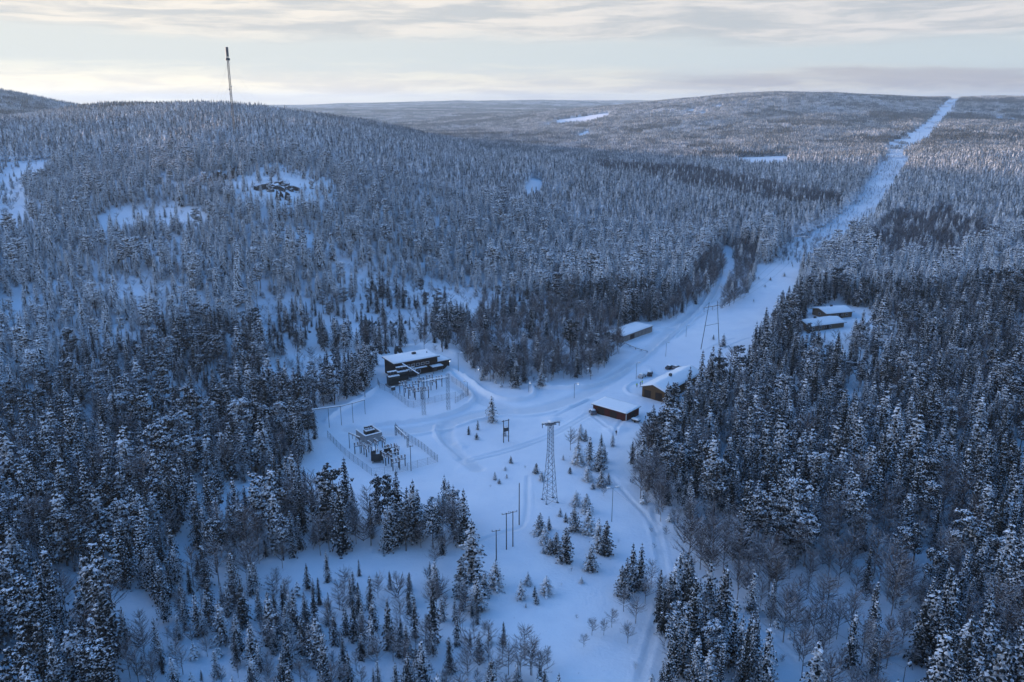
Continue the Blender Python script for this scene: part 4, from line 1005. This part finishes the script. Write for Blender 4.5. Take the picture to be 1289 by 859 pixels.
# sloping duct
a_ = G(512,483); t = thing('bus_duct', a_, 'sloping snow covered duct running down from the control building wall', 'duct')
d1 = Vector(at_depth(506.5, 458.5, a_[1]+6)) - Vector(a_); d2 = Vector(at_depth(527.5, 471.5, a_[1]+1)) - Vector(a_)
part(MB().tube(d1, d2, .25, .25, 6), 'duct_body', 'dark_steel', t); s = MB(); snowbar(s, d1+Vector((0,0,.2)), d2+Vector((0,0,.2)), .5, .25); part(s, 'snow_cap', 'snow_cap', t)
zg = float(hz(a_[0]+d2.x, a_[1]+d2.y))-a_[2]; part(MB().tube((d2.x, d2.y, zg-.3), d2, .12), 'post', 'steel', t)
mid = d1.lerp(d2, .5); zg = float(hz(a_[0]+mid.x, a_[1]+mid.y))-a_[2]; part(MB().tube((mid.x, mid.y, zg-.3), mid, .12), 'post', 'steel', t)
part(MB().tube((0,0,-.3), (0,0,.8), .2), 'plinth', 'concrete', t)
q = G(495, 491.5); t = thing('control_cabinet', q, 'small dark cabinet with snow top at the upper yard fence', 'cabinet', None, rzY)
part(MB().box((0,0,.6), (1.4,.6,1.3)), 'cabinet_body', 'dark_steel', t); s = MB(); slab_snow(s, -.75, .75, -.35, .35, lambda x, y: 1.26, .25, 4, 3, 14); part(s, 'snow_cap', 'snow_cap', t, None, True)
# concrete bay
a, L, rz, D = frame3((460.5,560), (481.5,554.5), None, 6.5); hb_ = top_z(481.5, 554.5, 541.5)*.8
t = thing('transformer_bay', a, 'open topped concrete bay with snow on its wall tops in the lower switchyard', 'concrete bay', None, rz)
for c_, d_ in (((L/2, .15, hb_/2-.2), (L, .3, hb_+.4)), ((.15, D/2+.15, hb_/2-.2), (.3, D-.3, hb_+.4)), ((L-.15, D/2+.15, hb_/2-.2), (.3, D-.3, hb_+.4))): 
    w_ = part(MB().box(c_, d_), 'wall', 'concrete', t); s = MB()
    if d_[0] > 1: snowbar(s, (0, c_[1], hb_), (L, c_[1], hb_), .5, .3)
    else: snowbar(s, (c_[0], .3, hb_), (c_[0], D, hb_), .5, .3)
    part(s, 'snow_cap', 'snow_cap', w_)
fb = (a, L, rz, D); bb = local(fb, L*.55, D*.55)
q = dup(pt, (bb[0], bb[1], a[2]), rz, 'dark transformer standing inside the open concrete bay'); q.scale = (.9, .9, 1.0)
# lower yard frames
LY = [((460,574),'just below the concrete bay corner'),((466,571),'directly below the concrete bay'),((474,568),'third along under the concrete bay'),((451,571),'beside the low bus gantry'),((483,565),'towards the small portal gantry'),
      ((484,585),'bottom row by the transformer'),((491,586),'bottom row middle'),((497,580),'behind the bottom row'),((499,592),'lowest in the yard'),((506,588),'bottom row beside the single pole'),((493,573),'middle cluster'),((500,575),'just beyond the middle cluster')]
f2 = None
for (q, l_) in LY:
    g_ = G(*q); rr = rzY + (.0 if R.random() < .6 else 1.57); lb = 'snow capped equipment frame in the lower switchyard, '+l_
    if f2 is None: f2 = disconnector(g_, rr, lb, 2.4, 2.3, 3, 'equipment frames of the lower switchyard')
    else: dup(f2, tuple(g_), rr, lb)
def fence(name_pts, label, h=2.3, step=3.0, dark=False, closed=False):
    pw = [G(*q) for q in name_pts]; o_ = pw[0]; t = thing('wire_fence', o_, label, 'fence', 'wire fences of the switchyards'); wires = MB(); first_ = None; prev = None; n_ = 0
    for a_, b_ in zip(pw[:-1], pw[1:]):
        L_ = np.hypot(*(b_-a_)[:2]); k_ = max(1, int(round(L_/step)))
        for i in range(k_+1):
            f = i/k_; x_, y_ = a_[0]+(b_[0]-a_[0])*f, a_[1]+(b_[1]-a_[1])*f; z_ = float(hz(x_, y_)); cur = Vector((x_-o_[0], y_-o_[1], z_-o_[2]))
            if prev is not None and (cur-prev).length > .3:
                for zz in (.15, .6, 1.05, 1.5, 1.95, h-.05): wires.tube(prev+Vector((0,0,zz)), cur+Vector((0,0,zz)), .016, None, 3, caps=False)
                m_ = 8
                for j in range(1, m_): e = prev.lerp(cur, j/m_); wires.tube(e+Vector((0,0,.1)), e+Vector((0,0,h-.05)), .012, None, 3, caps=False)
            if prev is None or (cur-prev).length > .3:
                if n_ < 98:
                    if first_ is None: first_ = ob('post', MB().tube((0,0,-.5), (0,0,h), .045, .045, 6).mesh('post', ['dark_steel' if dark else 'fence_wire']), t, tuple(cur))
                    else: p_ = first_.copy(); C.objects.link(p_); p_.parent = t; p_.location = cur
                    n_ += 1
            prev = cur
    part(wires, 'wire_mesh', 'fence_wire', t)
fence([(475.4,483.5),(478,489),(491,495),(502,503),(514,512.5),(521,513.5),(590,497.5),(580,488),(569,481)], 'wire fence round the upper switchyard in front of the control building')
fence([(412.5,551),(424,563),(440,578),(468,599),(500,596),(551,582)], 'pale wire fence along the near sides of the lower switchyard')
fence([(498,541),(507,549.5),(527,563),(551,582)], 'darker wire fence on the road side of the lower switchyard', 2.4, 2.2, True)
fence([(573,508),(590,498)], 'short fence stub by the upper yard corner gate', 2.0, 2.0, True)
# snow topped barrier by the garage
pw = [G(*q) for q in ((786,433),(793,437),(800,440),(807,442),(814.5,444))]; o_ = pw[0]
t = thing('log_barrier', o_, 'low snow topped rail barrier running from the grey garage', 'barrier'); s = MB(); rl = MB()
for a_, b_ in zip(pw[:-1], pw[1:]): A_, B_ = Vector(a_-o_)+Vector((0,0,.7)), Vector(b_-o_)+Vector((0,0,.7)); rl.tube(A_, B_, .14); snowbar(s, A_+Vector((0,0,.1)), B_+Vector((0,0,.1)), .35, .22)
part(rl, 'rail', 'pole_wood', t); part(s, 'snow_cap', 'snow_cap', t)
for q in pw: e = Vector(q-o_); part(MB().tube((e.x, e.y, e.z-.3), (e.x, e.y, e.z+.75), .12), 'post', 'pole_wood', t)

# ------------------------------------------------------------------ cars
def car(loc, rz_, label, paint='black_paint', snow=.12, L=4.4, W=1.78, buried=False):
    t = thing('parked_car', loc, label, 'car', 'cars parked by the barn', rz_)
    prof = [(-.5,.28),(-.5,.72),(-.47,.92),(-.30,.98),(-.22,1.40),(.10,1.42),(.24,.98),(.46,.86),(.5,.62),(.5,.28)]
    mb = MB(); n_ = len(prof); vs = []
    for y_, k_ in ((-W/2, 1), (W/2, 1)):
        for (x_, z_) in prof: vs.append((x_*L, y_*(1 if z_ < 1.1 else .80), z_))
    mb.add(vs, [tuple(range(n_)), tuple(range(2*n_-1, n_-1, -1))]+[(k, k+n_, (k+1) % n_+n_, (k+1) % n_) for k in range(n_)])
    bd = part(mb, 'body', paint, t)
    for y_ in (-1, 1):
        mb = MB(); yy = y_*(W/2*.93); mb.add([(-.27*L, yy*1.02, 1.0), (.20*L, yy*1.02, 1.0), (.09*L, yy*.89, 1.36), (-.21*L, yy*.89, 1.36)], [(0,1,2,3)]); part(mb, 'side_window', 'glass', t)
    mb = MB(); mb.add([(.243*L,-W*.44,1.0),(.243*L,W*.44,1.0),(.11*L,W*.37,1.39),(.11*L,-W*.37,1.39)], [(0,1,2,3)]); part(mb, 'windscreen', 'glass', t)
    for x_ in (-.31*L, .31*L):
        for y_ in (-W/2, W/2):
            w_ = part(MB().tube((x_, y_-.1, .33), (x_, y_+.1, .33), .33, .33, 14), 'wheel', 'tyre', t); part(MB().tube((x_, y_-.105, .33), (x_, y_+.105, .33), .17, .17, 10), 'rim', 'steel', w_)
    for y_ in (-.6, .6): part(MB().box((.5*L, y_, .7), (.06, .32, .14)), 'headlight', 'light_paint', t); part(MB().box((-.5*L, y_, .8), (.06, .3, .14)), 'tail_light', 'tail_red', t)
    s = MB(); slab_snow(s, -.225*L, .105*L, -W*.39, W*.39, lambda x, y: 1.40+(.02 if x > 0 else 0), snow, 5, 5, 15); slab_snow(s, .245*L, .47*L, -W*.45, W*.45, lambda x, y: .99-.52*(x/L-.24), snow, 4, 5, 16); part(s, 'snow_cover', 'snow_cap', bd, None, True)
    return t
car(G(843,464), .9, 'black car with snowy roof, farther from the barn roof edge', 'black_paint')
car(G(851.5,464.5), .75, 'dark grey car with snowy roof half hidden behind the barn', 'grey_paint')
car(G(818,472.3), 1.3, 'car buried in snow by the heaps between lamp post and barn', 'black_paint', .5)
car(G(746.2,521), 1.75, 'car with white snow blanket parked at the far corner of the red shed', 'grey_paint', .35, 3.6)
car(G(808,475.2), .9, 'low snow buried vehicle beside the thin lamp post behind the barn', 'light_paint', .5, 3.6)

# ------------------------------------------------------------------ people
def person(loc, rz_, label, top, legs, stride=.25, arm=.15):
    t = thing('person', loc, label, 'person', None, rz_)
    def skin(name, verts, edges, radii, mat, root=0):
        me = bpy.data.meshes.new(name); me.from_pydata(verts, edges, []); me.materials.append(MATS[mat]); o = ob(name, me, t); o.modifiers.new('skin', 'SKIN')
        if not me.skin_vertices: return o
        for i, r_ in enumerate(radii): me.skin_vertices[0].data[i].radius = r_ if isinstance(r_, tuple) else (r_, r_); me.skin_vertices[0].data[i].use_root = (i == root)
        o.modifiers.new('sub', 'SUBSURF').levels = 1; o.modifiers['sub'].render_levels = 1; return o
    V = [(0,0,.95),(0,0,1.15),(0,0,1.38),(0,0,1.50),(0,.01,1.62),(0,.01,1.74),
         (-.19,0,1.42),(-.26,arm*.5,1.15),(-.27,arm+.08,.92),(-.27,arm+.12,.82),(.19,0,1.42),(.26,-arm*.3,1.15),(.28,.02,.92),(.28,.04,.82),
         (-.10,0,.88),(-.11,stride*.6,.50),(-.11,stride*.5,.09),(-.11,stride*.5+.15,.05),(.10,0,.88),(.11,-stride*.1,.50),(.11,-stride,.09),(.11,-stride+.15,.05)]
    E = [(0,1),(1,2),(2,3),(3,4),(4,5),(2,6),(6,7),(7,8),(8,9),(2,10),(10,11),(11,12),(12,13),(0,14),(14,15),(15,16),(16,17),(0,18),(18,19),(19,20),(20,21)]
    Rr = [(.17,.12),(.16,.12),(.17,.12),.065,.095,.08,.08,.06,.045,.04,.08,.06,.045,.04,.10,.075,.055,.045,.10,.075,.055,.045]
    skin('body', V, E, Rr, legs)
    skin('jacket', V[:3]+[V[6],V[7],V[8],V[10],V[11],V[12]], [(0,1),(1,2),(2,3),(3,4),(4,5),(2,6),(6,7),(7,8)], [(.20,.15),(.19,.15),(.20,.15),.10,.08,.065,.10,.08,.065], top)
    skin('face', [(0,-.055,1.60),(0,-.06,1.68)], [(0,1)], [.07,.075], 'skin'); skin('hat', [(0,.01,1.71),(0,.01,1.80)], [(0,1)], [.11,.07], legs)
person(G(801.6,487.8), .6, 'person in a yellow green vest standing before the barn gable', 'vest', 'dark_cloth', .12)
person(G(808.2,484.6), 2.2, 'person in a yellow green jacket behind the eave of the barn', 'vest', 'dark_cloth', .15)
person(G(806,486.2), 1.2, 'person in dark clothes between the two in yellow green', 'dark_cloth', 'dark_cloth', .1)
person(G(775.6,548), 2.6, 'person in dark clothes walking in the snow below the red shed', 'dark_cloth', 'dark_cloth', .3)

# ------------------------------------------------------------------ rock outcrops
def outcrop(pxs, label, w, h, n_, seed):
    R_ = random.Random(seed); pw = [G(*q) for q in pxs]; o_ = pw[0]; mb = MB()
    for k in range(n_):
        f = R_.random()*(len(pw)-1); i = min(int(f), len(pw)-2); f -= i; c_ = pw[i]*(1-f)+pw[i+1]*f
        x_, y_ = c_[0]+R_.uniform(-w, w), c_[1]+R_.uniform(-w, w); z_ = float(hz(x_, y_)); s_ = R_.uniform(.25, 1.15)**1.3
        a_ = R_.uniform(0, 3.14); vs = []
        for k2 in range(2):
            for j in range(5):
                b_ = a_+j*1.2566+R_.uniform(-.2, .2); rr = s_*w*.62*(1 if k2 == 0 else .62)*R_.uniform(.45, 1.35); vs.append((x_-o_[0]+rr*math.cos(b_), y_-o_[1]+rr*.8*math.sin(b_), z_-o_[2]+(-1.0 if k2 == 0 else h*s_*R_.uniform(.25, 1.0))))
        mb.add(vs, [(j, (j+1) % 5, (j+1) % 5+5, j+5) for j in range(5)]+[(5,6,7,8,9)])
    o = ob('rock_outcrop', mb.mesh('rock_outcrop', ['rock']), None, tuple(map(float, o_))); return tag(o, label, 'rock', 'bare rock outcrops on the hill')
outcrop([(262,229),(278,226),(290,224),(300,219)], 'dark jagged rock band on the hillside just under the radio mast', 3.2, 4.8, 60, 1)
outcrop([(326,236),(338,238),(352,236),(368,238)], 'broken rock slabs on the open snowy knoll', 4.5, 2.4, 80, 2)
outcrop([(346,250),(354,250),(361,249)], 'dark square rock face below the open knoll', 3.0, 5.0, 10, 3)
outcrop([(430,409),(445,409)], 'short dark rock ledge at the end of the slope above the control building', 1.3, 1.6, 8, 4)
outcrop([(462,408),(485,408),(509,407)], 'long thin dark rock ledge on the slope above the control building', 1.3, 1.8, 22, 5)
outcrop([(564,411),(578,410)], 'small rock ledge above the bare birch wood', 1.4, 1.6, 9, 6)
outcrop([(480,444),(494,442),(506,443)], 'dark snowy rock hump right behind the control building', 1.5, 2.0, 14, 7)
outcrop([(332,424),(345,421),(360,419)], 'dark fallen slab of rock low on the sparse slope', 1.2, 1.2, 9, 8)
outcrop([(372,420),(398,418)], 'dark rock step at the middle of the sparse slope', 1.2, 1.2, 9, 9)
outcrop([(346,482),(360,480)], 'small dark rock above the dense bank of spruces', 1.3, 1.4, 6, 10)
# ------------------------------------------------------------------ single trees
# hand placed spruces of the clearing: pixel of the foot, height in pixels, width factor
PLACED = [(619,531,30,1.3,'lone dark spruce'),(590,547,10,1.2,''),(601.5,541,11,1.1,''),(600,553,8,1.5,''),(635.5,549,8,1.6,''),(643,583,9,1.1,''),(636,592,5,1.6,''),(623,604,10,1.1,''),(638,602,5,1.4,''),(628.5,609,6,1.6,''),
 (675,596,12,1.5,''),(682,605,11,1.5,''),(709,579,6,1.6,''),(730.6,553,18,1.5,''),(737,555,14,1.2,''),(727.6,584,28,1.5,''),(742,579,27,1.2,''),(756.7,561,15,.9,''),(754.4,592,30,1.3,''),(760,582,22,1.0,''),(741,592,13,1.6,''),
 (739.6,605,18,1.7,''),(756.7,612,20,1.6,''),(765.8,609,13,1.2,''),(717.4,596,8,1.3,''),(746.5,615.5,8,1.5,''),(771,562,16,1.0,''),(725,635.6,17,1.6,''),(738,645,22,1.6,''),(722.8,668.7,29,1.5,''),(741,672,33,1.3,''),
 (753,693.5,38,1.1,''),(762.6,698,40,1.0,''),(705,650,10,1.2,''),(712,657,11,1.2,''),(679.7,672,25,1.3,''),(691,667,16,1.0,''),(686,684,20,1.6,''),(692.6,696,18,1.7,''),(700,696,24,1.5,''),(712,707,40,1.3,''),(744,717.6,30,1.3,''),
 (704,709,6,1.5,''),(683.6,696,7,1.5,''),(656,754,23,1.1,''),(664.6,736,15,1.5,''),(688,747,21,1.6,''),(675.5,760,13,1.2,''),(673,751,12,1.0,''),(662,765,6,1.0,''),(732,734,8,1.5,''),(594.7,729,68,1.15,'tall dark spruce'),
 (581,752,46,1.1,''),(600.7,769,42,1.2,''),(610,751,30,1.1,''),(624,740,33,1.2,''),(575.7,812.5,38,.8,''),(788,751,46,.9,''),(795,742,54,.8,''),(805.7,742,54,.85,''),(782,750,36,1.0,''),(368.7,613.6,28,1.1,''),(546.6,809.5,70,.65,''),
 (557,781,32,.8,''),(447,808,50,.7,''),(457,805,42,.8,''),(436,799,34,.8,''),(469,821.6,44,.9,''),(470,793,38,.9,''),(490,817,56,.75,''),(505,802,22,.9,''),(502.6,826.7,26,.9,''),(523,802,48,.7,''),(439.6,860,38,.9,''),
 (396.5,784,42,.7,''),(386,793,42,.8,''),(372,796,50,.8,''),(363,841,50,.9,''),(381,823,44,.8,''),(342,811,62,.9,''),(327,778,40,.7,''),(357,775,36,.7,''),(413,787,26,.9,''),(422,811,38,.8,''),(408.5,858,42,1.0,''),
 (987,348,5,1.8,''),(955,351.5,3.5,2,''),(969.6,353,4,2,''),(963,361,3,2,''),(948.6,380,3.5,2,''),(947,347.7,5,1.2,''),(910.3,436,15,1.3,''),(898,427.5,6,1.3,''),(681,485,19,1.3,''),(607.5,478.5,15,1.3,''),
 (306,790,44,.9,''),(288,775,40,.8,''),(265,770,42,.9,''),(318,836,50,.9,''),(300,820,46,.9,''),(280,810,52,.9,''),(250,800,50,.9,''),(232,780,46,.9,'')]
ORD = ['nearest','second nearest','third nearest','fourth nearest','fifth nearest','sixth nearest','seventh nearest','eighth nearest','ninth nearest','tenth nearest']
ONES = ['','first','second','third','fourth','fifth','sixth','seventh','eighth','ninth','tenth','eleventh','twelfth','thirteenth','fourteenth','fifteenth','sixteenth','seventeenth','eighteenth','nineteenth']
TENS = ['','','twenty','thirty','forty','fifty','sixty']
def ordw(n_):
    if n_ < 20: return ONES[n_]
    t_, o_ = divmod(n_, 10); return {2:'twentieth',3:'thirtieth',4:'fortieth',5:'fiftieth',6:'sixtieth'}[t_] if o_ == 0 else TENS[t_]+'-'+ONES[o_]
LMP = {'the lattice pylon':(692,631),'the transformer pole frame':(637,556),'the red shed':(770,525),'the twin headed lamp':(770,655),'the timber pole group':(635,690),'the lower switchyard':(480,575),'the field line tower':(895,437),
       'the control building':(525,465),'the birch wood':(680,470),'the barn':(825,495),'the tall dark clearing spruce':(595,725),'the garage':(800,422),'the bottom edge lamp':(1135,859),'the bottom edge middle':(600,870)}
def rank_near(items):
    """items: (px, py); gives (landmark, how many of them stand nearer to it)"""
    ln = [min(LMP, key=lambda k: math.hypot(LMP[k][0]-p[0], (LMP[k][1]-p[1])*1.3)) for p in items]; out_ = []
    for p, l_ in zip(items, ln):
        d_ = math.hypot(LMP[l_][0]-p[0], (LMP[l_][1]-p[1])*1.3)
        out_.append((l_, 1+sum(1 for q, m_ in zip(items, ln) if m_ == l_ and math.hypot(LMP[l_][0]-q[0], (LMP[l_][1]-q[1])*1.3) < d_)))
    return out_
RK = rank_near([(q[0], q[1]) for q in PLACED])
for (px, py, hp, wf, nm2), (lm_, rk_) in zip(PLACED, RK):
    wf *= 1.55 if wf > .95 else 1.3; hp *= 1.08
    g_ = G(px, py); H = top_z(px, py, py-hp); cm, tm = YSP[R.randrange(4)]; s = H/12.0
    lab = '%s young spruce, %s sapling out from %s' % ('tiny' if hp < 9 else 'small' if hp < 24 else 'slender' if wf < 1.05 else 'bushy', ordw(rk_), lm_)
    if nm2 == 'lone dark spruce': lab = 'lone dark spruce standing in open snow above the transformer pole frame'
    if nm2 == 'tall dark spruce': lab = 'tallest dark spruce of the lower clearing beside a bare timber pole'
    r_ = thing('spruce_tree', (g_[0], g_[1], g_[2]-.05), lab, 'spruce tree', 'young spruces standing in the clearing', R.uniform(0, 6.28)); r_.scale = (s*wf*.85, s*wf*.85, s)
    ob('crown', cm, r_); ob('trunk', tm, r_)
BUSH = [(718,567,27,2),(530,690,30,2),(560,700,34,3),(548,715,30,2),(575,690,30,2),(785,770,30,2),(800,785,34,2),(770,790,24,2),(760,800,20,2),(745,800,22,2),(735,815,18,1),(790,810,26,2),(610,800,18,2),(640,850,40,3),(655,850,42,3),(668,850,40,3),(682,856,36,3),(625,858,34,2),(820,735,30,2),(812,760,34,2),(832,752,30,2),(760,625,14,1)]
RK = rank_near([(q[0], q[1]) for q in BUSH])
for (px, py, hp, _v), (lm_, rk_) in zip(BUSH, RK):
    g_ = G(px, py); H = top_z(px, py, py-hp); cm, tm = BIR[R.randrange(4)]; s = H/10.0
    r_ = thing('birch_tree', (g_[0], g_[1], g_[2]-.05), 'leafless scrubby birch, %s one out from %s' % (ordw(rk_), lm_), 'birch tree', 'bare birches at the clearing edge', R.uniform(0, 6.28)); r_.scale = (s*1.25, s*1.25, s)
    ob('crown', cm, r_); ob('trunk', tm, r_)
IND = np.where(indiv)[0]; NTH = {}
tipx, tipy, _ = project(tx, ty, tz+np.where(kind == 2, 10, 12)*Ht)
for kk in range(3):
    for side in (0, 1):
        for row in range(-2, 31):
            m_ = [i for i in IND if kind[i] == kk and (tipx[i] > W0/2) == bool(side) and int((H0-tipy[i])//30) == row]
            m_.sort(key=lambda i: tipx[i] if side == 0 else -tipx[i])
            for n_, i in enumerate(m_): NTH[i] = (n_+1, side, row)
for i in IND:
    kk = int(kind[i]); k3 = ('spruce_tree', 'pine_tree', 'birch_tree')[kk]; V = ((SPRF if frost[i] else SPR), (PINF if frost[i] else PIN), (BIRF if frost[i] else BIR))[kk]
    cm, tm = V[var[i] % len(V)]; s = Ht[i]; n_, side, row = NTH[i]
    look = 'broad' if wid[i] > 1.07 else 'slim' if wid[i] < .92 else 'tall' if s > 1.12 else 'short' if s < .75 else 'snowy' if kk < 2 else 'brown'
    lab = '%s %s, %s from the %s side edge, %s row up from the bottom' % (look, ('forest spruce', 'round pine', 'bare birch')[kk], ordw(n_), ('mast', 'barn')[side], ordw(max(row, 0)+1))
    r_ = thing(k3, (tx[i], ty[i], tz[i]-.1), lab, ('spruce tree', 'pine tree', 'birch tree')[kk], ('spruces of the forest', 'pines of the forest', 'bare birches of the forest')[kk], float(rotz[i])); r_.scale = (s*wid[i], s*wid[i], s)
    ob('crown', cm, r_); ob('trunk', tm, r_)
